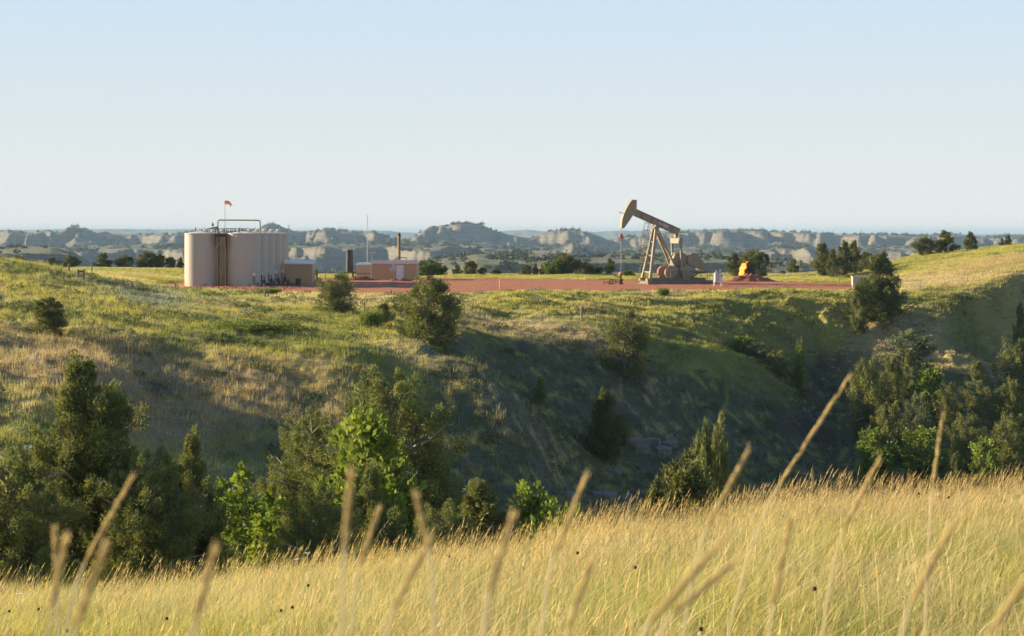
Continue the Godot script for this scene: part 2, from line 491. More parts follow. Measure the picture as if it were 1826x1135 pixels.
func badlands() -> void:
	var us := spread(-2200, -160, 60) + spread(-130, 1956, 3) + spread(1990, 4000, 60)
	var ds := log_rows(332, 700, 40) + log_rows(703, 4000, 470) + log_rows(4050, 15000, 60)
	var nu := us.size()
	var nd := ds.size()
	var v := PackedVector3Array()
	v.resize(nu * nd)
	for i in nd:
		for k in nu:
			var x: float = ds[i] * (us[k] - CX) / F
			v[i * nu + k] = Vector3(x, far_height(x, -ds[i]), -ds[i])
	var n := PackedVector3Array()
	var c := PackedColorArray()
	var uv := PackedVector2Array()
	n.resize(nu * nd); c.resize(nu * nd); uv.resize(nu * nd)
	var rocky := PackedByteArray()
	rocky.resize(nu * nd)
	for i in nd:
		for k in nu:
			var a := i * nu + k
			var e := v[i * nu + mini(k + 1, nu - 1)] - v[i * nu + maxi(k - 1, 0)]
			var f := v[mini(i + 1, nd - 1) * nu + k] - v[maxi(i - 1, 0) * nu + k]
			var m := e.cross(f).normalized()
			n[a] = m
			var p := v[a]
			var t: float = nz.far.get_noise_2d(p.x * 1.3 + 300.0, p.z * 0.8)
			var w: float = nz.spur.get_noise_2d(p.x * 0.6, p.z * 0.6 + 900.0)
			rocky[a] = 1 if (1.0 - m.y) > 0.065 + 0.16 * t + 0.08 * w + 0.07 * nz.far.get_noise_2d(p.x * 4.0, p.z * 2.0) + (0.12 if p.z > -1500.0 else 0.0) and p.z > -5200.0 and p.z < -700.0 else 0
			var veg := Color(0.21, 0.205, 0.085).lerp(Color(0.09, 0.10, 0.05), smoothstep(-0.25, 0.2, t + 0.4 * w) * (0.45 if p.z > -1400.0 else 1.0))
			c[a] = veg if rocky[a] == 0 else Color(1, 1, 1) * (0.9 + 0.2 * t)
			c[a].a = 1.0
			uv[a] = Vector2(p.x / 240.0, (p.y + 2.5 * w + 1.0 * t) / 60.0)
	var ir := PackedInt32Array()
	var iv := PackedInt32Array()
	for i in nd - 1:
		for k in nu - 1:
			var a := i * nu + k
			var sum := rocky[a] + rocky[a + 1] + rocky[a + nu] + rocky[a + nu + 1]
			var q := PackedInt32Array([a, a + nu, a + 1, a + 1, a + nu, a + nu + 1])
			if sum >= 2: ir.append_array(q)
			else: iv.append_array(q)
	# vertices on the seam carry the vegetation's colour on one side only
	var m2 := ArrayMesh.new()
	for s in 2:
		var arr := []
		arr.resize(Mesh.ARRAY_MAX)
		arr[Mesh.ARRAY_VERTEX] = v
		arr[Mesh.ARRAY_NORMAL] = n
		if s == 0:
			arr[Mesh.ARRAY_TEX_UV] = uv
		else:
			for a in nu * nd:
				if rocky[a]: c[a] = Color(0.16, 0.155, 0.075)
			arr[Mesh.ARRAY_COLOR] = c
		arr[Mesh.ARRAY_INDEX] = ir if s == 0 else iv
		m2.add_surface_from_arrays(Mesh.PRIMITIVE_TRIANGLES, arr)
	m2.surface_set_material(0, M.strata)
	m2.surface_set_material(1, M.range)
	var o := MeshInstance3D.new()
	o.name = "badlands_hills"
	o.mesh = m2
	add_child(o)
	o.set_meta("kind", "structure")
	# scattered juniper woods on benches and in the draws, too far to count
	var tufts := G.new()
	for k in 46:
		var dir := Vector3(rng.randfn(), rng.randf_range(-0.2, 1.2), rng.randfn()).normalized()
		var p := Vector3(dir.x * 1.5, 1.2 + dir.y * 2.2, dir.z * 1.5) * rng.randf_range(0.55, 1.0)
		var s := Vector3(rng.randfn(), rng.randfn(), rng.randfn()).normalized() * 0.75
		var r := s.cross(dir).normalized() * 0.6
		tufts.col = Color(1, 1, 1) * rng.randf_range(0.7, 1.25)
		tufts.tri(p - s, p + s * 0.4 + r, p + dir * 0.7 - r * 0.5)
	var buf := PackedFloat32Array()
	var count := 0
	for k in 60000:
		var u := rng.randf_range(-60, 1886)
		var d := 760.0 * exp(rng.randf() * log(4300.0 / 760.0))
		var x := d * (u - CX) / F
		var h := far_height(x, -d)
		var slope := absf(far_height(x + 8.0, -d) - h) / 8.0 + absf(far_height(x, -d - 8.0) - h) / 8.0
		var w: float = nz.far.get_noise_2d(x * 0.9 + 300.0, -d * 0.6)
		var wood := smoothstep(-0.05, 0.4, w) * (0.2 if d < 1300.0 else 0.6) + 0.02
		if slope > 0.5: wood *= 0.12
		if rng.randf() > wood: continue
		var s := rng.randf_range(0.8, 1.7) * (0.75 if d < 1300.0 else 1.25)
		var q := rng.randf() * TAU
		var t := Transform3D(Basis(Vector3.UP, q).scaled(Vector3(s * 1.15, s * rng.randf_range(0.8, 1.2), s * 1.15)), Vector3(x, h - 0.4, -d))
		push(buf, t, Color(0.07, 0.09, 0.048) * rng.randf_range(0.75, 1.3))
		count += 1
	var far_wood := multi("distant_juniper_woods", tufts.mesh(), buf, count, M.tint)
	tag(far_wood, "dark specks of juniper woods scattered over the distant badlands", "woods", "", "stuff")
func push(buf: PackedFloat32Array, t: Transform3D, c: Color) -> void:
	buf.append_array([t.basis.x.x, t.basis.y.x, t.basis.z.x, t.origin.x, t.basis.x.y, t.basis.y.y, t.basis.z.y, t.origin.y, t.basis.x.z, t.basis.y.z, t.basis.z.z, t.origin.z, c.r, c.g, c.b, 1.0])
func multi(called: String, mesh: Mesh, buf: PackedFloat32Array, count: int, m: Material, parent: Node = self) -> MultiMeshInstance3D:
	var mm := MultiMesh.new()
	mm.transform_format = MultiMesh.TRANSFORM_3D
	mm.use_colors = true
	mm.mesh = mesh
	mm.instance_count = count
	mm.buffer = buf
	var o := MultiMeshInstance3D.new()
	o.name = called
	o.multimesh = mm
	o.material_override = m
	parent.add_child(o, true)
	return o

# ------------------------------------------------------------------ grass
func blade(g: G, root: Vector3, dir: Vector3, lean: float, len: float, w: float, segs: int, c0: Color, c1: Color) -> void:
	var side := dir.cross(Vector3.UP).normalized()
	side = side.rotated(Vector3.UP, rng.randf_range(-1.2, 1.2))
	var p := root
	var a0 := lean * 0.3
	var pts := [p]
	for i in segs:
		var a := a0 + (lean * 1.5) * (float(i) / segs)
		p += (Vector3.UP * cos(a) + dir * sin(a)) * (len / segs)
		pts.append(p)
	for i in segs:
		var w0 := w * (1.0 - 0.75 * float(i) / segs)
		var w1 := w * (1.0 - 0.75 * float(i + 1) / segs)
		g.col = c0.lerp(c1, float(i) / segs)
		if i == segs - 1:
			g.tri(pts[i] - side * w0, pts[i] + side * w0, pts[i + 1])
		else:
			g.quad(pts[i] - side * w0, pts[i] + side * w0, pts[i + 1] + side * w1, pts[i + 1] - side * w1)
func fine_tuft(blades: int, stems: int) -> ArrayMesh:      # straw grass seen close
	var g := G.new()
	var wind := Vector3(0.9, 0, 0.1)
	for i in blades:
		var a := rng.randf() * TAU
		var root := Vector3(cos(a), 0, sin(a)) * rng.randf() * 0.09
		var dir := (Vector3(cos(a), 0, sin(a)) * 0.8 + wind * rng.randf_range(0.2, 1.1)).normalized()
		var k := rng.randf()
		var c := Color(1, 1, 1).lerp(Color(0.5, 0.74, 0.45), smoothstep(0.68, 0.9, k)) * (rng.randf_range(0.6, 1.0) if rng.randf() < 0.72 else 1.3)
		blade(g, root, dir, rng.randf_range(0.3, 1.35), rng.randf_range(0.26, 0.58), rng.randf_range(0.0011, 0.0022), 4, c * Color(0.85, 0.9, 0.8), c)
	for i in stems:
		var a := rng.randf() * TAU
		var root := Vector3(cos(a), 0, sin(a)) * rng.randf() * 0.08
		var dir := (Vector3(cos(a), 0, sin(a)) * 0.5 + wind * rng.randf_range(0.4, 1.2)).normalized()
		var len := rng.randf_range(0.38, 0.6)
		var lean := rng.randf_range(0.12, 0.42)
		var c := Color(1.05, 0.92, 0.8) * rng.randf_range(0.75, 1.15)
		blade(g, root, dir, lean, len, 0.0010, 4, c, c)
		# narrow seed head
		var tip := root
		for s in 4:
			var an := lean * 0.3 + lean * 1.5 * s / 4.0
			tip += (Vector3.UP * cos(an) + dir * sin(an)) * (len / 4.0)
		var dd := (Vector3.UP * cos(lean * 1.4) + dir * sin(lean * 1.4))
		for s in 3:
			var p := tip - dd * (0.035 * s)
			var o := Vector3(rng.randfn(), rng.randfn(), rng.randfn()).normalized() * 0.0032
			g.col = Color(1.0, 0.86, 0.72) * rng.randf_range(0.8, 1.15)
			g.tri(p + o, p - o, p + dd * 0.045 + o * 0.4)
	return g.mesh()
func long_strands() -> ArrayMesh:      # a few bleached blades arching over the rest
	var g := G.new()
	for i in 7:
		var a := rng.randf() * TAU
		var root := Vector3(cos(a), 0, sin(a)) * rng.randf() * 0.12
		var dir := (Vector3(cos(a), 0, sin(a)) * 0.7 + Vector3(0.9, 0, 0.1) * rng.randf_range(0.3, 1.0)).normalized()
		var c := Color(1.18, 1.14, 1.05) * rng.randf_range(0.9, 1.15)
		blade(g, root, dir, rng.randf_range(0.5, 1.3), rng.randf_range(0.45, 0.75), rng.randf_range(0.0018, 0.003), 6, c, c)
	return g.mesh()
func coarse_tuft(blades: int, spread_r: float, hmin: float, hmax: float, w: float) -> ArrayMesh:   # hillside bunch of grass
	var g := G.new()
	for i in blades:
		var a := rng.randf() * TAU
		var root := Vector3(cos(a), 0, sin(a)) * sqrt(rng.randf()) * spread_r
		root.y = -0.05
		var dir := (Vector3(cos(a), 0, sin(a)) + Vector3(0.5, 0, 0.1)).normalized()
		var c := Color(1, 1, 1) * rng.randf_range(0.6, 1.3)
		blade(g, root, dir, rng.randf_range(0.1, 0.75), rng.randf_range(hmin, hmax), w * rng.randf_range(0.6, 1.2), 2, c, c)
	return g.mesh()
func grass() -> void:
	# the golden slope in front
	var field := Node3D.new()
	field.name = "foreground_grass"
	add_child(field)
	tag(field, "golden dry grass covering the near slope in front of the ravine", "grass", "", "stuff")
	var bufs := []
	for k in 6: bufs.append(PackedFloat32Array())
	var counts := [0, 0, 0, 0, 0, 0]
	var meshes := [fine_tuft(34, 1), fine_tuft(32, 0), fine_tuft(36, 0), fine_tuft(26, 3), fine_tuft(26, 2), long_strands()]
	for k in 15500:
		var d := sqrt(lerpf(2.2 * 2.2, 19.0 * 19.0, rng.randf()))
		var u := rng.randf_range(-260, 2086)
		var x := d * (u - CX) / F
		var y := height(x, -d)
		var which := rng.randi() % 3
		var crest := smoothstep(9.5, 13.5, d) * smoothstep(-200, 1000, u)
		if rng.randf() < 0.12 + crest * 0.5: which = 3 + rng.randi() % 2
		if rng.randf() < 0.16: which = 5
		var s: float = rng.randf_range(0.75, 1.15) * (1.0 + 0.18 * nz.bump.get_noise_2d(x * 1.3, d))
		var t := Transform3D(Basis(Vector3.UP, rng.randf_range(-0.7, 0.7)).scaled(Vector3(s * 1.1, s, s * 1.1)), Vector3(x, y - 0.01, -d))
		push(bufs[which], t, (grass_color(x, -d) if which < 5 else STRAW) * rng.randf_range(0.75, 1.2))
		counts[which] += 1
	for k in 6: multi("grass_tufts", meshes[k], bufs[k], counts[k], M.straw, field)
	# the hills opposite
	var hills := Node3D.new()
	hills.name = "hillside_grass"
	add_child(hills)
	tag(hills, "yellow green prairie grass over the hills around the well pad", "grass", "", "stuff")
	for k in 4: bufs[k] = PackedFloat32Array()
	counts = [0, 0, 0, 0]
	meshes = [coarse_tuft(16, 0.22, 0.16, 0.38, 0.012), coarse_tuft(18, 0.26, 0.14, 0.3, 0.014), coarse_tuft(12, 0.18, 0.25, 0.55, 0.011), coarse_tuft(16, 0.42, 0.16, 0.36, 0.03)]
	for k in 150000:
		var d := sqrt(lerpf(40.0 * 40.0, 246.0 * 246.0, pow(rng.randf(), 1.45)))
		var u := rng.randf_range(-130, 1956)
		if d > 156.0 and pad_mask(u, d, 1.5) > 0.35 + 0.5 * rng.randf(): continue
		var x := d * (u - CX) / F
		if rng.randf() < bare(x, -d) * 0.85: continue
		if rng.randf() < 0.25 * (0.5 + nz.bump.get_noise_2d(x * 0.7, -d * 0.7)): continue
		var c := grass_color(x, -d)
		if d < 124.0 and u > 780.0 and rng.randf() < 0.3: c = c.lerp(TAN, 0.5)
		elif d < 152.0 and u > 1400.0 and rng.randf() < 0.25: c = c.lerp(STRAW, 0.6)
		var which := rng.randi() % 2
		var tall: float = spot(u, d, 250, 84, 430, 10) * 0.7 + 0.12 + 0.3 * nz.patch2.get_noise_2d(x * 2.0, -d * 2.0)
		if rng.randf() < tall: which = 2
		if d > 135.0: which = 3
		var s: float = rng.randf_range(0.7, 1.3) * (1.0 + 0.35 * nz.bump.get_noise_2d(x * 0.5, -d * 0.5))
		if which == 3: s *= 0.85
		var t := Transform3D(Basis(Vector3.UP, rng.randf_range(-0.9, 0.9)).scaled(Vector3(s, s, s)), Vector3(x, height(x, -d), -d))
		push(bufs[which], t, c * rng.randf_range(0.6, 1.25))
		counts[which] += 1
	for k in 4: multi("grass_tufts", meshes[k], bufs[k], counts[k], M.straw, hills)

func forbs() -> void:      # weeds and sage sprigs among the grass
	var g := G.new()
	for k in 46:
		var a := rng.randf() * TAU
		var r := sqrt(rng.randf()) * 0.42
		var p := Vector3(cos(a) * r, rng.randf() * 0.34 * (1.2 - r * 1.6), sin(a) * r)
		g.col = Color(1, 1, 1) * rng.randf_range(0.65, 1.3)
		leaf(g, p, (Vector3(cos(a), 0.8, sin(a)) + Vector3(rng.randfn(), rng.randfn(), rng.randfn()) * 0.5).normalized(), rng.randf_range(0.1, 0.2), 0.04, 1.0)
	var buf := PackedFloat32Array()
	var n := 0
	for k in 16000:
		var d := sqrt(lerpf(60.0 * 60.0, 165.0 * 165.0, rng.randf()))
		var u := rng.randf_range(-120, 1946)
		var x := d * (u - CX) / F
		var w: float = nz.patch2.get_noise_2d(x * 2.6 + 70.0, -d * 2.6)
		if rng.randf() > smoothstep(0.05, 0.5, w) * 0.9 + 0.03: continue
		if d > 150.0 and pad_mask(u, d, 1.5) > 0.1: continue
		var s := rng.randf_range(0.5, 1.25)
		var c := Color(0.13, 0.16, 0.05).lerp(Color(0.24, 0.27, 0.17), smoothstep(0.2, 0.4, nz.patch.get_noise_2d(x * 2.0 + 500.0, -d * 2.0)))
		push(buf, Transform3D(Basis(Vector3.UP, rng.randf() * TAU).scaled(Vector3(s, s * rng.randf_range(0.7, 1.2), s)), Vector3(x, height(x, -d), -d)), c * rng.randf_range(0.75, 1.3))
		n += 1
	tag(multi("weeds_and_sage", g.mesh(), buf, n, M.leaf), "dark green weeds and grey sage sprigs dotted through the hillside grass", "weeds", "", "stuff")

# ------------------------------------------------------------------ trees: a unit tree is 1 m high, its crown about 1 m across
func sprig(g: G, p: Vector3, dir: Vector3, len: float, w: float, sq: float) -> void:
	var s := dir.cross(Vector3(rng.randfn(), rng.randfn(), rng.randfn())).normalized() * w
	s.y *= sq
	dir.y *= sq
	g.tri(p - s, p + s, p + dir * len)
func leaf(g: G, p: Vector3, dir: Vector3, len: float, w: float, sq: float) -> void:
	var s := dir.cross(Vector3(rng.randfn(), rng.randfn(), rng.randfn())).normalized() * w
	s.y *= sq
	dir.y *= sq
	var mid := p + dir * len * 0.5
	g.tri(p, mid - s, p + dir * len)
	g.tri(p, p + dir * len, mid + s)
# shape: radius of the crown as a function of height, as pairs
func tree_kind(sd: int, shape: Array, leaders: int, clumps: int, per: int, size: float, clump_r: float, leafy: bool, ca: Color, cb: Color, deadwood := 0, asp := 1.5) -> Array:
	rng.seed = sd
	var wood := G.new()
	var crown := G.new()
	wood.col = Color(0.20, 0.16, 0.12)
	var tops := []
	for i in leaders:
		var a := TAU * i / leaders + rng.randf_range(-0.5, 0.5)
		var spires := leaders >= 8 and not leafy
		var r := 0.0 if i == 0 else rng.randf_range(0.07, 0.25) if spires else rng.randf_range(0.12, 0.30)
		var top := Vector3(cos(a) * r, 0.96 if i == 0 else rng.randf_range(0.8, 1.0) - r * 0.8 if spires else rng.randf_range(0.55, 0.9), sin(a) * r)
		tops.append(top)
		var mid := Vector3(top.x * 0.55 + rng.randf_range(-0.03, 0.03), top.y * 0.45, top.z * 0.55)
		wood.tube([Vector3(rng.randf_range(-0.02, 0.02), -0.04, 0), mid, top], [0.030 if leaders < 4 else 0.024, 0.016, 0.003], 6)
	for i in clumps:
		var top: Vector3 = tops[0 if rng.randf() < (0.12 if leaders >= 8 else 0.45) else rng.randi() % leaders]
		var y := pow(rng.randf(), 0.85) * 0.98
		var yy := y * top.y
		var ax := Vector3(top.x * minf(1.0, y * 1.1), yy, top.z * minf(1.0, y * 1.1))
		var a := rng.randf() * TAU
		var full := poly(shape, yy)
		var rr := full * sqrt(rng.randf_range(0.2, 1.0)) * (0.62 if leaders >= 8 and not leafy and yy > 0.45 else 1.0 if top == tops[0] else 0.62)
		rr *= 0.86 + 0.34 * sin(a * 2.0 + yy * 7.0 + sd) * sin(a * 3.0 - yy * 11.0 + sd * 2.0)
		var ctr := ax + Vector3(cos(a) * rr, rng.randf_range(-0.01, 0.05), sin(a) * rr)
		var cr := clump_r * rng.randf_range(0.6, 1.3) * clampf(0.55 + full, 0.6, 1.15)
		if rng.randf() < 0.5:
			wood.tube([ax - Vector3(0, rr * 0.45, 0), ctr], [0.008, 0.003], 4, false)
		var outd := (ctr - Vector3(0, yy * 0.75, 0)).normalized()
		var base := ca.lerp(cb, rng.randf()) * rng.randf_range(0.8, 1.2)
		var axis := (outd * 0.7 + Vector3(rng.randfn() * 0.25, 0.75, rng.randfn() * 0.25)).normalized()
		var long := rng.randf_range(1.2, 2.0)
		for k in per:
			var q := Vector3(rng.randfn(), rng.randfn(), rng.randfn())
			q = q.normalized() * pow(rng.randf(), 0.5)
			var along := q.dot(axis)
			q = (q - axis * along) * (1.0 - 0.45 * clampf(along, -0.5, 1.0)) + axis * along * long
			var p := ctr + q * Vector3(cr, cr / asp, cr)
			if p.y < 0.0: p.y = rng.randf() * 0.05
			var dir := (q * 0.35 + axis * 0.6 + Vector3(rng.randfn(), rng.randfn(), rng.randfn()) * 0.4).normalized()
			crown.col = base * rng.randf_range(0.7, 1.3)
			crown.col.a = 1.0
			if leafy: leaf(crown, p, dir, size * rng.randf_range(0.7, 1.2), size * 0.32, 1.0 / asp)
			else: sprig(crown, p, dir, size * rng.randf_range(0.7, 1.4), size * 0.2, 1.0 / asp)
	for i in deadwood:
		var a := rng.randf() * TAU
		var y := rng.randf_range(0.2, 0.75)
		var r := poly(shape, y) * rng.randf_range(0.95, 1.15)
		wood.col = Color(0.36, 0.32, 0.27)
		wood.tube([Vector3(0, y - 0.08, 0), Vector3(cos(a) * r * 0.6, y, sin(a) * r * 0.6), Vector3(cos(a + 0.25) * r, y + rng.randf_range(-0.03, 0.08), sin(a + 0.25) * r)], [0.012, 0.007, 0.002], 4, false)
	return [wood.mesh(), crown.mesh()]
var KINDS := {}
func tree_kinds() -> void:
	var ja := Color(0.24, 0.245, 0.068)
	var jb := Color(0.14, 0.17, 0.065)
	var blue := Color(0.20, 0.225, 0.115)
	var cone := [[0, 0.36], [0.15, 0.47], [0.4, 0.38], [0.7, 0.21], [1.0, 0.03]]
	var round_ := [[0, 0.26], [0.15, 0.42], [0.4, 0.5], [0.65, 0.46], [0.85, 0.3], [1.0, 0.06]]
	var column := [[0, 0.38], [0.2, 0.46], [0.5, 0.45], [0.75, 0.34], [0.92, 0.17], [1.0, 0.04]]
	# close
	KINDS.near_a = tree_kind(11, [[0, 0.46], [0.3, 0.5], [0.55, 0.41], [0.75, 0.25], [1.0, 0.05]], 9, 520, 170, 0.024, 0.062, false, ja, jb, 10, 1.7)
	KINDS.near_b = tree_kind(12, round_, 7, 430, 190, 0.025, 0.07, false, ja * 1.1, jb * 1.1, 16, 1.8)
	KINDS.near_c = tree_kind(13, cone, 4, 190, 210, 0.042, 0.09, false, blue, ja, 4, 2.2)
	KINDS.ash_a = tree_kind(14, round_, 9, 110, 62, 0.075, 0.12, true, Color(0.30, 0.36, 0.04), Color(0.17, 0.24, 0.03), 0, 2.4)
	KINDS.ash_b = tree_kind(15, round_, 8, 105, 62, 0.075, 0.12, true, Color(0.28, 0.34, 0.045), Color(0.16, 0.22, 0.03), 0, 2.0)
	# halfway
	KINDS.mid_round = tree_kind(21, round_, 5, 150, 150, 0.042, 0.1, false, ja, jb, 6, 1.3)
	KINDS.mid_cone = tree_kind(22, cone, 5, 140, 160, 0.044, 0.1, false, ja * 0.85, jb * 0.85, 4, 1.5)
	KINDS.mid_column = tree_kind(23, column, 4, 150, 190, 0.046, 0.1, false, ja, jb, 0, 2.0)
	KINDS.mid_open = tree_kind(24, [[0, 0.45], [0.25, 0.5], [0.5, 0.36], [0.75, 0.42], [0.95, 0.22], [1.0, 0.08]], 7, 75, 150, 0.042, 0.11, false, ja, jb, 26, 1.3)
	KINDS.mid_spire = tree_kind(25, cone, 2, 120, 130, 0.05, 0.09, false, blue, ja, 0, 2.4)
	KINDS.mid_leafy = tree_kind(26, round_, 6, 80, 62, 0.085, 0.13, true, Color(0.24, 0.30, 0.045), Color(0.14, 0.20, 0.03), 0, 1.8)
	KINDS.mid_sage = tree_kind(27, round_, 6, 80, 110, 0.06, 0.12, false, Color(0.19, 0.21, 0.12), Color(0.13, 0.16, 0.085), 12, 1.5)
	KINDS.low_leafy = tree_kind(28, [[0, 0.5], [0.5, 0.5], [0.8, 0.42], [1, 0.2]], 12, 380, 30, 0.032, 0.06, true, Color(0.24, 0.29, 0.045), Color(0.15, 0.20, 0.035), 0, 0.3)
	# far
	KINDS.far_round = tree_kind(31, round_, 4, 62, 110, 0.075, 0.125, false, ja * 0.8, jb * 0.8, 0, 1.1)
	KINDS.far_cone = tree_kind(32, cone, 3, 60, 110, 0.075, 0.115, false, ja * 0.8, jb * 0.8, 0, 1.5)
	KINDS.far_ragged = tree_kind(33, [[0, 0.4], [0.3, 0.5], [0.55, 0.34], [0.75, 0.3], [1, 0.05]], 5, 52, 110, 0.08, 0.12, false, ja * 0.8, jb * 0.8, 0, 1.3)
	KINDS.far_leafy = tree_kind(34, round_, 5, 55, 56, 0.1, 0.14, true, Color(0.17, 0.23, 0.04), Color(0.10, 0.15, 0.03), 0, 1.1)
func tree(kind: String, u: float, v_top: float, d: float, w_px: float, label: String, group := "", called := "") -> void:
	var base := on_ground(u, d)
	var h := maxf(at(u, v_top, d).y - base.y, 0.3)
	var w := w_px * d / F * (1.3 if u > 1530.0 and d > 100.0 and d < 150.0 else 1.02)
	var leafy := kind.begins_with("ash") or kind.ends_with("leafy")
	var cat := "tree"
	if h < 1.6: cat = "shrub"
	if called == "": called = ("leafy_" if leafy else "juniper_") + cat
	var t := thing(called, label, cat, base, fmod(u * 0.37 + d, TAU), group)
	t.scale = Vector3(w, h, w)
	part(t, "trunk" if cat == "tree" else "stems", KINDS[kind][0], M.bark)
	part(t, "crown" if cat == "tree" else "foliage", KINDS[kind][1], M.leaf if leafy else M.needle)
func plants() -> void:
	tree_kinds()
	rng.seed = 77
	# beside the near slope
	tree("near_a", 150, 632, 36, 320, "largest juniper at the left edge, rising above the golden grass")
	tree("near_b", 14, 800, 33, 240, "rounded juniper cut by the left edge of the picture, below the largest juniper")
	tree("near_b", 262, 805, 35, 220, "dark dense juniper filling the gap right of the largest juniper")
	tree("near_a", 342, 768, 38, 190, "slender pointed juniper between the dark juniper and the bright leafy tree")
	tree("ash_a", 437, 842, 43, 165, "bright green leafy tree right of the dark junipers, left of the two leafy ones")
	tree("ash_a", 498, 885, 41, 140, "shorter bright green leafy tree beside the taller leafy tree at left")
	tree("near_b", 572, 866, 36, 180, "low rounded olive juniper left of the juniper under the leafy treetop")
	tree("near_a", 662, 828, 39, 200, "olive juniper standing right below the leafy tree in the middle of the ravine")
	tree("near_b", 700, 664, 51, 290, "broad round juniper with bare grey branches behind the yellow green leafy tree")
	tree("ash_b", 655, 728, 46, 205, "yellow green leafy tree in front of the broad round juniper")
	tree("near_b", 556, 735, 53, 190, "bushy juniper left of the yellow green leafy tree")
	tree("near_b", 790, 898, 41, 170, "low dark green juniper above the grass, left of the pale bluish juniper")
	tree("near_c", 855, 858, 43, 210, "pale bluish juniper above the golden grass in mid picture")
	tree("ash_b", 945, 866, 43, 150, "bright green leafy shrub right of the pale bluish juniper", "", "leafy_shrub")
	tree("ash_b", 1012, 902, 42, 90, "small leafy shrub low over the grass, right of the bright green shrub", "", "leafy_shrub")
	tree("mid_cone", 1224, 812, 46, 270, "yellow green pointed juniper just above the golden grass, right of the rock ledges")
	tree("mid_cone", 1178, 858, 45, 170, "small juniper hugging the pointed juniper's left side above the grass")
	tree("mid_round", 1270, 764, 62, 120, "dark juniper with a sunlit tip behind the pointed yellow green juniper")
	# on the slopes
	tree("mid_column", 85, 532, 91, 76, "lone dense upright juniper on the sunlit left hill")
	tree("mid_cone", 1080, 694, 107, 92, "juniper with a sunlit top and shaded foot on the dark flank")
	tree("mid_spire", 963, 670, 109, 34, "smallest young juniper with a lit tip on the dark slope")
	tree("mid_open", 598, 488, 125, 100, "ragged many-tipped juniper in front of the tan sheds")
	tree("mid_cone", 684, 541, 118, 52, "small dark juniper shrub between the ragged juniper and the round one")
	tree("mid_round", 762, 500, 103, 125, "big round juniper at the edge of the sunlit spur")
	tree("mid_open", 1121, 551, 122, 110, "open gnarled juniper with grey branches on the spur's lip")
	tree("mid_cone", 1570, 449, 155, 112, "tall dark juniper hiding the beige cabinet at right of the pad")
	tree("mid_column", 1532, 505, 153, 36, "small juniper clinging to the left foot of the tall dark juniper")
	tree("mid_leafy", 1322, 601, 142, 60, "round bright green shrub on the slope right of the gnarled juniper", "", "leafy_shrub")
	tree("mid_sage", 1352, 612, 141, 60, "pale grey green shrub between two green bushes on the right slope")
	tree("mid_round", 1385, 628, 139, 58, "dark green rounded bush at the right end of the three slope bushes")
	tree("mid_leafy", 1425, 612, 141, 24, "thin light green sapling right of the three slope bushes")
	tree("low_leafy", 445, 574, 103, 190, "long low green thicket on the left hill below the tanks", "", "leafy_shrub")
	tree("low_leafy", 660, 558, 113, 50, "low yellow green bush in front of the small dark juniper", "", "leafy_shrub")
	tree("low_leafy", 478, 515, 160, 52, "low green bush around the fence posts right of the tanks", "", "leafy_shrub")
	tree("low_leafy", 1184, 515, 161, 24, "round green clump at the pad's edge below the pumpjack", "", "leafy_shrub")
	tree("low_leafy", 1022, 517, 160, 34, "flat grey green clump at the pad's edge left of the pumpjack", "", "leafy_shrub")
	tree("low_leafy", 905, 517, 159, 30, "green clump at the pad's edge beside the right yellow marker", "", "leafy_shrub")
	# the wooded draw at right
	tree("mid_round", 1548, 644, 129, 58, "yellow green upright juniper, leftmost in the wooded draw")
	tree("mid_round", 1592, 640, 133, 46, "olive juniper right beside the leftmost upright juniper of the draw")
	tree("mid_spire", 1622, 622, 136, 46, "bluish pointed juniper standing above the middle of the wooded draw")
	tree("mid_sage", 1620, 590, 144, 75, "pale sage bush with bare twigs above the wooded draw")
	tree("mid_leafy", 1662, 660, 132, 58, "leafy green tree right of the bluish pointed juniper")
	tree("mid_open", 1690, 682, 130, 44, "thin olive juniper between the leafy tree and the tall bluish spire")
	tree("mid_spire", 1745, 643, 134, 66, "tall bluish spire juniper in the right part of the draw")
	tree("mid_open", 1768, 690, 130, 55, "half bare grey juniper below the tall bluish spire")
	tree("mid_open", 1812, 605, 142, 62, "open yellowish juniper at the right edge above the draw")
	tree("mid_round", 1806, 680, 130, 52, "green juniper at the right edge of the draw, under the open one")
	tree("mid_sage", 1640, 704, 122, 52, "grey green bush in the shaded middle of the draw")
	tree("mid_round", 1588, 722, 120, 64, "dark juniper low in the left half of the draw")
	tree("mid_leafy", 1562, 768, 113, 56, "green bushy sapling at the foot of the shaded flank")
	tree("mid_leafy", 1648, 766, 113, 72, "dark leafy tree low in the middle of the draw")
	tree("ash_b", 1757, 782, 104, 52, "bright sunlit leafy sapling low in the draw at right")
	tree("mid_cone", 1706, 806, 104, 40, "small juniper left of the bright sapling at right")
	tree("mid_round", 1802, 742, 114, 78, "dark juniper filling the lower right corner of the draw")
	tree("mid_round", 1722, 742, 118, 66, "dark juniper between the leafy tree and the tall spire's foot")
	tree("mid_cone", 1820, 540, 152, 40, "dark juniper cut by the right edge on the shaded hillside")
	# beyond the pad, left
	var g := "junipers along the rim left of the tanks"
	tree("far_round", 33, 457, 236, 30, "round juniper peeping over the left hill, leftmost on the rim", g)
	tree("far_ragged", 92, 461, 246, 34, "ragged juniper behind the wooden brace posts, second on the left rim", g)
	tree("far_round", 126, 457, 246, 30, "round juniper behind the wooden brace posts, third on the left rim", g)
	tree("far_cone", 185, 451, 246, 38, "pointed juniper on the left rim, tallest left of the tank group", g)
	tree("far_round", 222, 457, 246, 34, "low juniper between the two tallest on the left rim", g)
	tree("far_round", 262, 450, 246, 40, "broad juniper on the left rim with a grey snag beside it", g)
	tree("far_ragged", 284, 455, 246, 26, "narrow juniper right of the broad one on the left rim", g)
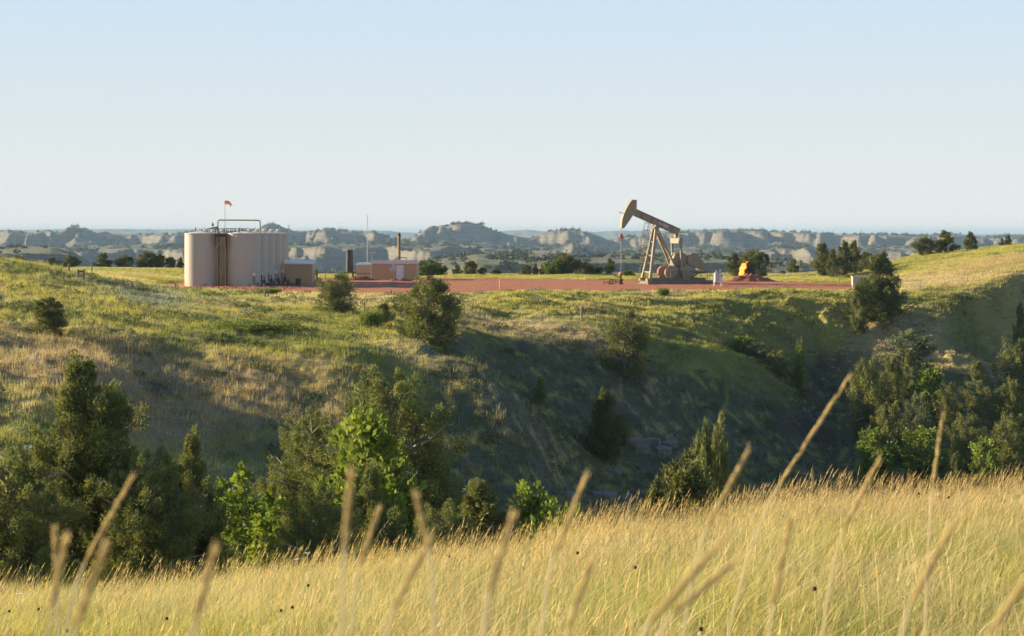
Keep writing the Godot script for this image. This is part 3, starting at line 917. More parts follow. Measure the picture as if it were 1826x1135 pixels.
	tree("far_round", 302, 460, 246, 24, "small juniper near the tanks on the left rim", g)
	tree("far_cone", 322, 459, 246, 18, "small juniper right against the first tank's side", g)
	# beyond the pad, middle
	g = "trees along the rim between the sheds and the pumpjack"
	tree("far_leafy", 762, 464, 231, 40, "bright leafy tree directly right of the tan shed", g)
	tree("far_leafy", 786, 473, 231, 24, "smaller leafy tree right of the one beside the tan shed", g)
	tree("far_cone", 814, 472, 236, 22, "pointed juniper left of the wider one behind the pad", g)
	tree("far_round", 838, 467, 236, 28, "wider juniper behind the pad right of the shed's leafy trees", g)
	tree("far_round", 860, 478, 236, 16, "small dark juniper right of the wider one behind the pad", g)
	tree("far_round", 886, 481, 236, 18, "lowest juniper alone on the rim behind the right yellow marker", g)
	tree("far_ragged", 938, 474, 236, 26, "ragged juniper left of two thin spires behind the pad", g)
	tree("far_cone", 955, 469, 236, 14, "left one of two thin juniper spires behind the pad", g)
	tree("far_cone", 967, 471, 236, 14, "right one of two thin juniper spires behind the pad", g)
	tree("far_leafy", 986, 464, 233, 36, "light green leafy tree left of the biggest juniper behind the pad", g)
	tree("far_round", 1008, 456, 234, 50, "biggest juniper on the rim behind the pad's middle", g)
	tree("far_round", 1040, 469, 236, 34, "dark juniper right of the biggest one behind the pad", g)
	tree("far_leafy", 1062, 475, 236, 26, "low leafy tree between the dark juniper and the pointed one", g)
	tree("far_cone", 1087, 461, 236, 24, "pointed juniper left of the horsehead's cable behind the pad", g)
	tree("far_leafy", 1118, 482, 223, 24, "yellow green bush behind the wellhead", g)
	# beyond the pad, right
	g = "junipers right of the pumpjack"
	tree("far_cone", 1311, 451, 226, 42, "juniper left behind the gas flame", g)
	tree("far_round", 1346, 449, 226, 58, "broad dark juniper right behind the gas flame", g)
	tree("far_cone", 1416, 462, 236, 24, "small pointed juniper alone right of the flare pit", g)
	tree("far_round", 1396, 483, 236, 12, "tiny juniper left of the small pointed one", g)
	tree("far_ragged", 1466, 437, 215, 44, "leftmost tall juniper of the clump right of the flare", g)
	tree("far_cone", 1486, 445, 212, 34, "front juniper of the clump right of the flare", g)
	tree("far_cone", 1508, 429, 216, 40, "tallest juniper of the clump right of the flare", g)
	tree("far_ragged", 1524, 433, 218, 28, "right hand dark juniper of the clump right of the flare", g)
	tree("far_round", 1546, 451, 222, 26, "low juniper trailing the clump, left of the tall dark juniper", g)
	g = "junipers on the right hilltop"
	tree("far_round", 1650, 424, 232, 38, "left juniper of the pair on the right hilltop", g)
	tree("far_cone", 1686, 411, 233, 50, "largest juniper on the right hilltop", g)
	tree("far_cone", 1732, 413, 234, 32, "single pointed juniper right of the hilltop pair", g)
	tree("far_cone", 1787, 425, 234, 13, "left one of two tiny trees at the hill's right end", g)
	tree("far_cone", 1799, 419, 234, 17, "right one of two tiny trees at the hill's right end", g)

# ------------------------------------------------------------------ the well site
func lathe(g: G, prof: Array, sides := 32, uvs := false) -> void:     # [radius, y] pairs round the y axis
	for i in prof.size() - 1:
		var a: Array = prof[i]
		var b: Array = prof[i + 1]
		var t := Vector2(b[0] - a[0], b[1] - a[1]).normalized()
		for k in sides:
			var p0 := TAU * k / sides
			var p1 := TAU * (k + 1) / sides
			var e0 := Vector3(cos(p0), 0, sin(p0))
			var e1 := Vector3(cos(p1), 0, sin(p1))
			var n0 := e0 * t.y + Vector3(0, -t.x, 0)
			var n1 := e1 * t.y + Vector3(0, -t.x, 0)
			var v00: Vector3 = e0 * a[0] + Vector3(0, a[1], 0)
			var v10: Vector3 = e1 * a[0] + Vector3(0, a[1], 0)
			var v01: Vector3 = e0 * b[0] + Vector3(0, b[1], 0)
			var v11: Vector3 = e1 * b[0] + Vector3(0, b[1], 0)
			var q := g.v.size()
			g.trin(v00, v01, v11, n0, n0, n1)
			g.trin(v00, v11, v10, n0, n1, n1)
			if uvs:
				g.has_uv = true
				for j in range(q, q + 6):
					var p := g.v[j]
					var w := fposmod(atan2(p.z, p.x) / TAU, 1.0)
					if k == sides - 1 and w < 0.01: w = 1.0
					g.uv.append(Vector2(w, 1.0 - p.y / 6.1))
func tank_skin() -> ImageTexture:
	var im := Image.create(512, 256, false, Image.FORMAT_RGB8)
	var q := noise("skin", 40, 3, FastNoiseLite.TYPE_SIMPLEX_SMOOTH, 8)
	var base := Vector3(0.48, 0.44, 0.36)
	for y in 256:
		for x in 512:
			var c := base * (0.97 + 0.07 * q.get_noise_2d(x * 3.0, y * 0.25) + 0.03 * q.get_noise_2d(x * 6.0, y * 6.0))
			# rust near the foot and in thin runs below the fittings
			var r := 0.0
			for s in [[222, 40, 16], [238, 70, 9], [205, 22, 12], [90, 18, 10]]:
				var dx := absf(x - s[0]) / float(s[2])
				var fade: float = clampf(1.0 - (255.0 - y) / s[1], 0, 1)
				r = maxf(r, clampf(1.2 - dx + q.get_noise_2d(x * 9.0, y * 4.0), 0, 1) * smoothstep(0.0, 0.6, fade))
			for s in [[252, 12, 34], [180, 8, 22], [300, 128, 140], [254, 168, 176]]:
				if absf(x - s[0]) < 2.5 and y > s[1] and y < s[2]: r = maxf(r, 0.75)
			c = c.lerp(Vector3(0.36, 0.17, 0.07), r * 0.7)
			im.set_pixel(x, y, Color(c.x, c.y, c.z).linear_to_srgb())
	return ImageTexture.create_from_image(im)
func tanks() -> void:
	var skin := mat("tank", Color(1, 1, 1), 0.55)
	skin.albedo_texture = tank_skin()
	var shell := G.new()
	lathe(shell, [[1.82, 0.0], [1.82, 0.06], [1.8, 0.06], [1.8, 2.03], [1.806, 2.035], [1.806, 2.05], [1.8, 2.055], [1.8, 4.05], [1.806, 4.055], [1.806, 4.07], [1.8, 4.075], [1.8, 5.98]], 48, true)
	var roof := G.new()
	lathe(roof, [[1.86, 5.93], [1.86, 6.0], [1.8, 6.02], [0.3, 6.24], [0.0, 6.25]], 48)
	var hatch := G.new()
	lathe(hatch, [[0.28, 6.1], [0.28, 6.42], [0.33, 6.42], [0.33, 6.48], [0.0, 6.55]], 14)
	for k in hatch.v.size(): hatch.v[k] += Vector3(0.7, 0, 0.5)
	var vent := G.new()
	vent.cyl(Vector3(-0.5, 6.1, 0.4), Vector3(-0.5, 6.55, 0.4), 0.05, 8)
	vent.cyl(Vector3(-0.5, 6.5, 0.4), Vector3(-0.5, 6.62, 0.4), 0.1, 8)
	var pipe := G.new()
	pipe.tube([Vector3(1.35, 1.2, 1.55), Vector3(1.35, 0.35, 1.6), Vector3(1.9, 0.3, 1.7)], [0.06, 0.06, 0.06], 8)
	var cover := G.new()
	cover.box(Vector3(1.30, 1.35, 1.36), Vector3(0.26, 0.36, 0.22))
	var right := ["front tank of the right hand row, half lit at its top left", "second tank back in the right hand row, a narrow strip showing", "third tank back in the right hand row, a narrow strip showing", "fourth tank back in the right hand row, a narrow strip showing", "rearmost tank of the right hand row beside the tan shed"]
	var left := ["leftmost beige oil tank, its left third sunlit and rust at its foot", "second tank of the left row, dark in the gap behind the leftmost", "third tank of the left row, deepest in the gap between the rows"]
	for row in 2:
		var names: Array = left if row == 0 else right
		for k in names.size():
			var x := (-35.4 if row == 0 else -30.42) + 0.22 * k
			var t := thing("storage_tank", names[k], "tank", Vector3(x, PAD, -184.8 - 4.1 * k), 0.0, "oil storage tanks")
			part(t, "shell", shell.mesh(), M.tank)
			part(t, "roof", roof.mesh(), M.cream)
			part(t, "hatch", hatch.mesh(), M.cream)
			part(t, "vent", vent.mesh(), M.rust)
			if row == 1:
				part(t, "drain_pipe", pipe.mesh(), M.black)
				part(t, "valve_cover", cover.mesh(), M.white)
	# catwalk between the rows
	var w := thing("catwalk", "rusty brown catwalk with railing between the two tank rows", "catwalk", Vector3(-32.85, PAD, -183.4))
	var g := G.new()
	g.box(Vector3(0, 5.9, -9.5), Vector3(1.3, 0.1, 19))
	g.box(Vector3(0, 5.72, 0.05), Vector3(1.5, 0.22, 0.1))
	part(w, "deck", g.mesh(), M.rust)
	for s in [-0.62, 0.62]:
		for k in 8:
			g = G.new()
			g.beam(Vector3(s, 5.95, -0.1 - 2.7 * k), Vector3(s, 6.55, -0.1 - 2.7 * k), 0.06, 0.06)
			part(w, "post", g.mesh(), M.rust)
		g = G.new()
		g.cyl(Vector3(s, 6.55, 0), Vector3(s, 6.55, -19), 0.035, 6)
		part(w, "rail", g.mesh(), M.rust)
		g = G.new()
		g.beam(Vector3(s * 0.95, 4.55, 0.02), Vector3(s * 0.95, 5.7, 0.02), 0.12, 0.1)
		part(w, "bracket", g.mesh(), M.rust)
	g = G.new()
	g.beam(Vector3(-0.58, 4.5, 0.06), Vector3(0.5, 5.6, 0.06), 0.08, 0.1)
	part(w, "brace", g.mesh(), M.grey)
	g = G.new()
	for s in [-0.45, 0.45]: g.beam(Vector3(s, 0, -1.2), Vector3(s, 5.9, -1.2), 0.12, 0.12)
	part(w, "support", g.mesh(), M.rust)
	# pipes over the roofs
	var o := thing("vent_pipe", "tall arched vent pipe standing above the tank roofs", "pipe", Vector3(0, 0, 0))
	g = G.new()
	var p0 := at(388, 417, 186)
	var p1 := at(463.5, 417, 186)
	var pts := [p0, p0 + Vector3(0, 1.35, 0), p0 + Vector3(0.06, 1.5, 0), p0 + Vector3(0.2, 1.56, 0), p1 + Vector3(-0.2, 1.53, 0), p1 + Vector3(-0.06, 1.47, 0), p1 + Vector3(0, 1.32, 0), p1]
	g.tube(pts, [0.075, 0.075, 0.075, 0.075, 0.075, 0.075, 0.075, 0.075], 8)
	part(o, "pipe", g.mesh(), M.khaki)
	g = G.new()
	g.cyl(p0 + Vector3(0, -0.1, 0), p0 + Vector3(0, 0.55, 0), 0.13, 10)
	part(o, "sleeve", g.mesh(), M.khaki)
	o = thing("gas_line", "sloping khaki gas line with a white end on the first tank", "pipe", Vector3.ZERO)
	g = G.new()
	g.tube([at(359, 410.5, 186), at(372, 408.5, 186), at(389, 405.2, 186)], [0.07, 0.09, 0.13], 8)
	part(o, "pipe", g.mesh(), M.khaki)
	g = G.new()
	g.cyl(at(353.5, 411, 186), at(359.5, 410.6, 186), 0.2, 12)
	part(o, "end_valve", g.mesh(), M.white)
	for u in [354, 359.5, 373]:
		g = G.new()
		g.beam(at(u, 417, 186), at(u, 411, 186), 0.06, 0.06)
		part(o, "stand", g.mesh(), M.rust)
	o = thing("relief_valve", "black knobbed relief valve on the first tank's roof", "valve", at(379, 417.5, 185.4))
	g = G.new()
	g.cyl(Vector3(0, -0.05, 0), Vector3(0, 0.95, 0), 0.045, 8)
	part(o, "pipe", g.mesh(), M.black)
	g = G.new()
	lathe(g, [[0.0, 0.9], [0.13, 0.95], [0.13, 1.1], [0.06, 1.16], [0.09, 1.2], [0.09, 1.27], [0, 1.3]], 12)
	part(o, "valve", g.mesh(), M.black)
	# wind sock
	o = thing("wind_sock", "torn orange wind sock on a thin pole above the tanks", "wind sock", at(400.6, 417, 185))
	g = G.new()
	g.tube([Vector3(0, -0.1, 0), Vector3(0, 3.75, 0)], [0.035, 0.02], 6)
	part(o, "pole", g.mesh(), M.grey)
	g = G.new()
	g.tube([Vector3(0.02, 3.52, 0), Vector3(0.25, 3.56, 0.02), Vector3(0.5, 3.5, 0.02), Vector3(0.68, 3.36, 0)], [0.24, 0.22, 0.17, 0.11], 12, false)
	g.tube([Vector3(0.58, 3.38, 0), Vector3(0.64, 3.15, 0.0), Vector3(0.67, 3.02, 0)], [0.07, 0.05, 0.03], 6, false)
	part(o, "sock", g.mesh(), M.orange)
	g = G.new()
	g.tube([Vector3(0.64, 3.4, 0.02), Vector3(0.8, 3.28, 0.02), Vector3(0.86, 3.26, 0.02)], [0.08, 0.05, 0.03], 6, false)
	part(o, "tattered_end", g.mesh(), M.sock_grey)
	# loading manifold at the foot of the right row
	o = thing("pipe_manifold", "black loading pipes and valves along the right row's foot", "pipes", Vector3(0, PAD, 0))
	g = G.new()
	g.tube([Vector3(-28.2, 0.28, -183.6), Vector3(-27.6, 0.28, -190), Vector3(-26.9, 0.28, -200)], [0.09, 0.09, 0.09], 8)
	g.tube([Vector3(-28.0, 0.2, -184.2), Vector3(-24.6, 0.2, -184.4)], [0.08, 0.08], 8)
	part(o, "header_pipe", g.mesh(), M.black)
	for k in 5:
		g = G.new()
		var x := -28.05 + 0.24 * k
		var z := -183.9 - 3.9 * k
		g.cyl(Vector3(x, 0, z), Vector3(x, 1.15, z), 0.06, 8)
		g.box(Vector3(x, 0.55, z), Vector3(0.3, 0.35, 0.3))
		part(o, "riser", g.mesh(), M.black)
	for k in 4:
		g = G.new()
		g.box(Vector3(-27.0 + 0.55 * k, 0.34 + 0.1 * (k % 2), -184.3), Vector3(0.28, 0.4, 0.28))
		g.cyl(Vector3(-27.0 + 0.55 * k, 0.4, -184.3), Vector3(-27.0 + 0.55 * k, 0.85, -184.3), 0.05, 6)
		part(o, "valve", g.mesh(), M.black)
	o = thing("drip_bucket", "dark drum at the right end of the loading pipes", "drum", Vector3(-24.4, PAD, -185.5))
	g = G.new()
	lathe(g, [[0, 0], [0.3, 0], [0.3, 0.85], [0.27, 0.85], [0.0, 0.8]], 14)
	part(o, "drum_wall", g.mesh(), M.black)

func shed(called: String, label: String, u0: float, u1: float, v0: float, v1: float, d: float, depth: float, wallm: String, drop: float) -> Node3D:
	# walls of corrugated panels, roof falling towards the viewer
	var a := at(u0, v1, d)
	var b := at(u1, v0, d)
	var w := b.x - a.x
	var h := b.y - PAD
	var t := thing(called, label, "shed", Vector3((a.x + b.x) / 2, PAD, -d))
	var n := maxi(4, int(round(w / 0.9)))
	for side in [["front_panel", 0.0, 1.0], ["rear_panel", -depth, -1.0]]:
		for k in n:
			var g := G.new()
			var x0 := -w / 2 + w * k / n
			var hh: float = h if side[1] == 0.0 else h + drop
			g.box(Vector3(x0 + w / n / 2, hh / 2, side[1] - side[2] * 0.03), Vector3(w / n - 0.015, hh, 0.06))
			for r in 3:
				g.box(Vector3(x0 + w / n * (r + 0.5) / 3.0, hh / 2, side[1] + side[2] * 0.012), Vector3(0.05, hh - 0.02, 0.025))
			part(t, side[0], g.mesh(), M[wallm])
	for s in [-1.0, 1.0]:
		var g := G.new()
		var p := PackedVector2Array([Vector2(-depth, 0), Vector2(-0.06, 0), Vector2(-0.06, h), Vector2(-depth, h + drop)])
		g.plate(p, -0.03, 0.03, Transform3D(Basis(Vector3(0, 0, 1), Vector3(0, 1, 0), Vector3(-1, 0, 0)), Vector3(s * (w / 2 - 0.03), 0, 0)))
		part(t, "side_wall", g.mesh(), M[wallm])
	for s in [-1.0, 1.0]:
		var g := G.new()
		g.box(Vector3(s * (w / 2 - 0.02), h / 2, 0.0), Vector3(0.1, h - 0.01, 0.1))
		part(t, "corner_trim", g.mesh(), M.cream if wallm != "beige" else M.beige)
	var g2 := G.new()
	var bas := Basis(Vector3.RIGHT, atan2(drop, depth))
	var ln := Vector2(depth + 0.3, drop).length()
	g2.box(Vector3(0, h + drop / 2 + 0.06, -depth / 2), Vector3(w + 0.2, 0.06, ln), bas)
	var k2 := int(w / 0.3)
	for k in k2 + 1:
		g2.box(Vector3(-w / 2 + w * k / k2, h + drop / 2 + 0.11, -depth / 2), Vector3(0.06, 0.07, ln - 0.01), bas)
	part(t, "roof", g2.mesh(), M.roof)
	return t
func sheds() -> void:
	var t := shed("pump_shed", "tan corrugated shed partly hidden behind the rearmost tank", 505, 557, 472, 505, 197, 2.6, "tanwall", 0.42)
	t = shed("meter_shed", "small beige shed left of the larger tan shed", 636, 660, 473.5, 497, 214, 2.0, "beige", 0.22)
	t = shed("treater_shed", "larger tan shed with a white door and a tall exhaust stack", 662, 744, 470.5, 500, 209, 3.4, "tanwall", 0.16)
	var s := 209.0 / F
	var g := G.new()
	g.box(Vector3(0, 2.33, 0.09), Vector3(6.05, 0.5, 0.1))
	part(t, "fascia", g.mesh(), M.roof)
	var door := G.new()
	door.box(Vector3((713.2 - 703) * s, 0.98, 0.055), Vector3(0.95, 1.92, 0.05))
	for k in 5: door.box(Vector3((713.2 - 703) * s - 0.36 + 0.18 * k, 0.98, 0.09), Vector3(0.05, 1.86, 0.02))
	var dn := part(t, "door", door.mesh(), M.white)
	g = G.new()
	g.box(Vector3((713.2 - 703) * s + 0.38, 0.95, 0.12), Vector3(0.06, 0.14, 0.06))
	part(dn, "handle", g.mesh(), M.grey)
	# notice board: four printed fields, too small to read
	g = G.new()
	g.box(Vector3((700 - 703) * s, 1.62, 0.05), Vector3(0.66, 0.82, 0.03))
	var sg := part(t, "notice_sign", g.mesh(), M.white)
	for q in [[-0.17, 0.3, 0.26, 0.1, "ink"], [0.16, 0.28, 0.26, 0.08, "lilac"], [-0.16, 0.06, 0.28, 0.2, "lilac"], [0.16, -0.02, 0.26, 0.1, "lilac"], [-0.02, -0.26, 0.5, 0.12, "lilac"]]:
		g = G.new()
		g.box(Vector3((700 - 703) * s + q[0], 1.62 + q[1], 0.068), Vector3(q[2], q[3], 0.006))
		part(sg, "print", g.mesh(), M[q[4]])
	g = G.new()
	g.box(Vector3((702 - 703) * s, 2.55, 0.22), Vector3(0.34, 0.22, 0.2))
	part(t, "floodlight", g.mesh(), M.white)
	g = G.new()
	g.cyl(Vector3((709.5 - 703) * s, 2.4, -2.2), Vector3((709.5 - 703) * s, 5.75, -2.2), 0.2, 14)
	var st := part(t, "exhaust_stack", g.mesh(), M.stack)
	g = G.new()
	lathe(g, [[0.22, 5.7], [0.22, 5.85], [0.16, 5.9], [0.05, 6.1], [0, 6.12]], 12)
	for k in g.v.size(): g.v[k] += Vector3((709.5 - 703) * s, 0, -2.2)
	part(st, "cap", g.mesh(), M.black)
	g = G.new()
	g.cyl(Vector3(0.2, 2.85, -2.0), Vector3(1.45, 2.85, -2.0), 0.05, 6)
	g.cyl(Vector3(0.25, 2.5, -2.0), Vector3(0.25, 2.98, -2.0), 0.05, 6)
	g.cyl(Vector3(1.45, 2.5, -2.0), Vector3(1.45, 2.85, -2.0), 0.04, 6)
	part(t, "roof_pipe", g.mesh(), M.black)
	# vertical vessel on a platform
	var o := thing("separator_vessel", "black upright vessel on a low steel platform between the sheds", "vessel", Vector3(at(623.3, 480, 215).x, PAD, -215))
	g = G.new()
	lathe(g, [[0.0, 0.95], [0.5, 0.95], [0.5, 2.35], [0.46, 2.4], [0.46, 3.78], [0.4, 3.84], [0, 3.88]], 24)
	part(o, "body", g.mesh(), M.vessel)
	g = G.new()
	g.box(Vector3(0, 0.9, 0), Vector3(1.9, 0.1, 1.4))
	part(o, "platform", g.mesh(), M.rust)
	for q in [[-0.85, 0.6], [0.45, 0.6], [-0.85, -0.6], [0.45, -0.6]]:
		g = G.new()
		g.beam(Vector3(q[0], 0, q[1]), Vector3(q[0], 0.85, q[1]), 0.12, 0.12)
		part(o, "leg", g.mesh(), M.rust)
	o = thing("flow_line", "thin brown pipe running between the sheds at waist height", "pipe", Vector3(0, PAD, 0))
	g = G.new()
	g.tube([Vector3(at(566, 0, 212).x, 0.85, -212), Vector3(at(661, 0, 212).x, 0.78, -212)], [0.05, 0.05], 6)
	part(o, "pipe", g.mesh(), M.rust)
	for u in [580, 611, 634, 652]:
		g = G.new()
		g.beam(Vector3(at(u, 0, 212).x, 0, -212), Vector3(at(u, 0, 212).x, 0.8, -212), 0.06, 0.06)
		part(o, "stand", g.mesh(), M.rust)
	o = thing("shutoff_valve", "tan capped valve post beside the first tan shed", "valve", Vector3(at(564.5, 0, 199).x, PAD, -199))
	g = G.new()
	lathe(g, [[0.0, 0], [0.22, 0], [0.22, 0.2], [0.12, 0.25], [0.12, 0.9], [0.2, 0.95], [0.2, 1.1], [0.12, 1.15], [0.12, 1.5], [0.2, 1.55], [0, 1.6]], 12)
	part(o, "body", g.mesh(), M.khaki)
	for q in [[514.6, 403, 201, "slim white antenna pole right behind the last tank", 0.03], [654.7, 380, 216, "tallest thin radio mast behind the small beige shed", 0.045], [663.2, 446, 213, "short pole with a crossbar at the tan shed's left corner", 0.03]]:
		o = thing("antenna_mast", q[3], "mast", Vector3(at(q[0], 0, q[2]).x, PAD, -q[2]))
		g = G.new()
		var top := at(0, q[1], q[2]).y - PAD
		g.tube([Vector3.ZERO, Vector3(0, top * 0.6, 0), Vector3(0, top, 0)], [q[4], q[4], q[4] * 0.5], 6)
		part(o, "pole", g.mesh(), M.pale)
		g = G.new()
		if q[4] > 0.04:
			g.tube([Vector3(0, top * 0.82, 0), Vector3(0, top * 0.94, 0)], [0.06, 0.06], 6)
		else:
			g.box(Vector3(0.02, top - (0.35 if q[1] > 440 else 0.0), 0), Vector3(0.9 if q[1] > 440 else 0.1, 0.06 if q[1] > 440 else 0.28, 0.06))
		part(o, "aerial", g.mesh(), M.pale)
	for q in [[702, 489, 507, "yellow marker post in front of the white door's shed"], [891.6, 501, 518, "yellow marker post standing alone at the pad's front edge"]]:
		var d: float = -PAD * F / (q[2] - HY)
		o = thing("marker_post", q[3], "post", Vector3(at(q[0], 0, d).x, PAD, -d), 0.0, "yellow marker posts on the pad")
		g = G.new()
		lathe(g, [[0.06, -0.1], [0.06, 1.1], [0.05, 1.16], [0, 1.18]], 10)
		part(o, "tube", g.mesh(), M.yellow)
		g = G.new()
		lathe(g, [[0.064, 0.85], [0.064, 0.98]], 10)
		part(o, "band", g.mesh(), M.pale)

func mound(called: String, label: String, u: float, d: float, rx: float, rz: float, h: float) -> void:
	var g := G.new()
	var nr := 9
	var na := 30
	var pt := func(i: int, k: int) -> Vector3:
		var r := float(i) / nr
		var a := TAU * k / na
		var p := Vector3(cos(a) * rx * r, 0, sin(a) * rz * r)
		var e: float = nz.bump.get_noise_3d(p.x * 4.0 + u, 3.0, p.z * 4.0)
		p *= 1.0 + 0.18 * nz.bump.get_noise_2d(cos(a) * 4.0 + u, sin(a) * 4.0)
		p.y = h * (1.0 - smoothstep(0.1, 1.0, r)) * (1.0 + 0.5 * e) + e * 0.12 * (1.0 - r) - 0.08
		return p
	for i in nr:
		for k in na:
			var t: float = 0.5 + 0.5 * nz.bump.get_noise_2d(i * 7.0 + u, k * 5.0)
			g.col = Color(0.33, 0.11, 0.07).lerp(Color(0.48, 0.20, 0.13), t)
			g.quado(pt.call(i, k), pt.call(i + 1, k), pt.call(i + 1, (k + 1) % na), pt.call(i, (k + 1) % na), Vector3.UP)
	var o := thing(called, label, "mound", Vector3(at(u, 0, d).x, PAD, -d), 0.0, "red dirt mounds on the pad")
	part(o, "heap", g.mesh(), M.scoria)
func rubble() -> void:
	mound("dirt_mound", "red dirt mound in front of the small beige shed", 640, 207, 3.4, 1.2, 0.55)
	mound("dirt_mound", "low red dirt mound in front of the white door", 712, 203, 2.6, 1.0, 0.4)
	mound("dirt_mound", "red dirt mound right of the larger tan shed", 766, 205, 2.0, 1.3, 0.65)
	mound("flare_berm", "long red dirt berm in front of the gas flame", 1338, 202, 4.2, 1.8, 0.95)
	# loose red stones
	var st := G.new()
	for k in 20:
		pass
	var oct := [Vector3(1, 0.1, 0), Vector3(0.1, 0, 1), Vector3(-1, 0.15, 0.2), Vector3(0, -0.1, -1)]
	for k in 4:
		st.quado(oct[k], oct[(k + 1) % 4], Vector3(0.1, 0.7, 0.1), Vector3(0.1, 0.7, 0.1), (oct[k] + oct[(k + 1) % 4]) + Vector3.UP)
	var buf := PackedFloat32Array()
	var n := 0
	for k in 9000:
		var u := rng.randf_range(270, 1580)
		var d := rng.randf_range(158, 216)
		var near_tanks := spot(u, d, 420, 178, 130, 8)
		if pad_mask(u, d, 1.0) < 0.6: continue
		if rng.randf() > 0.25 + near_tanks: continue
		if u > 322 and u < 520 and d > 182.0: continue
		var p := on_ground(u, d)
		var s := rng.randf_range(0.04, 0.1) * (1.0 + near_tanks)
		push(buf, Transform3D(Basis(Vector3.UP, rng.randf() * TAU).scaled(Vector3(s, s, s)), p + Vector3(0, 0.05, 0)), Color(0.36, 0.125, 0.08) * rng.randf_range(0.7, 1.4))
		n += 1
	tag(multi("scoria_gravel", st.mesh(), buf, n, M.tint), "loose red stones strewn over the pad", "gravel", "", "stuff")
	# pale rock ledges in the ravine
	var ledges := [[1128, 786, 3.0, "long pale rock slab under the half lit juniper, top layer"], [1160, 789, 2.2, "cracked pale rock slab right in the stacked ledge"], [1192, 792, 1.8, "flat pale rock slab at the ledge's right end"], [1142, 800, 2.4, "lower pale rock slab of the stacked ledge"], [1180, 803, 1.8, "lower right pale rock slab of the stacked ledge"], [1075, 884, 2.4, "pale rock slab in the shaded ravine bed above the grass tips"], [1112, 888, 1.9, "small pale slab right of the ravine bed slab"], [1098, 842, 1.4, "narrow slab between the ledge and the ravine bed"], [1010, 890, 2.2, "pale rounded slab left in the ravine bed"], [840, 884, 2.0, "grey slab in the ravine behind the pale bluish juniper"], [1555, 855, 1.6, "dark slab near the foot of the shaded flank"], [1545, 866, 1.4, "low slab below the dark slab on the shaded flank"], [1440, 735, 1.5, "pale slab in the gully behind the second spur"]]
	for q in ledges:
		rng.seed = int(q[0])
		var g := G.new()
		var ring := []
		for k in 9:
			var a := TAU * k / 9.0
			ring.append(Vector2(cos(a) * q[2] * 0.36 * rng.randf_range(0.75, 1.15), sin(a) * 0.6 * rng.randf_range(0.7, 1.2)))
		var th := rng.randf_range(0.1, 0.2)
		for k in 9:
			var a: Vector2 = ring[k]
			var b: Vector2 = ring[(k + 1) % 9]
			g.col = Color(0.30, 0.275, 0.23) * rng.randf_range(0.85, 1.1)
			g.quado(Vector3(a.x, -0.5, a.y), Vector3(b.x, -0.5, b.y), Vector3(b.x * 0.97, th - 0.06, b.y * 0.97), Vector3(a.x * 0.97, th - 0.06, a.y * 0.97), Vector3(a.x + b.x, 0, a.y + b.y))
			g.quado(Vector3(a.x * 0.97, th - 0.06, a.y * 0.97), Vector3(b.x * 0.97, th - 0.06, b.y * 0.97), Vector3(b.x * 0.85, th, b.y * 0.85), Vector3(a.x * 0.85, th, a.y * 0.85), Vector3.UP)
			g.quado(Vector3(a.x * 0.85, th, a.y * 0.85), Vector3(b.x * 0.85, th, b.y * 0.85), Vector3(0, th + 0.04, 0), Vector3(0, th + 0.04, 0), Vector3.UP)
		var p := ground_at(q[0], q[1], 70, 140)
		var o := thing("flat_rock", q[3], "rock", p, rng.randf_range(-0.3, 0.3), "pale rock slabs in the ravine")
		o.rotation.x = rng.randf_range(0.02, 0.16)
		part(o, "stone", g.mesh(), M.rock)

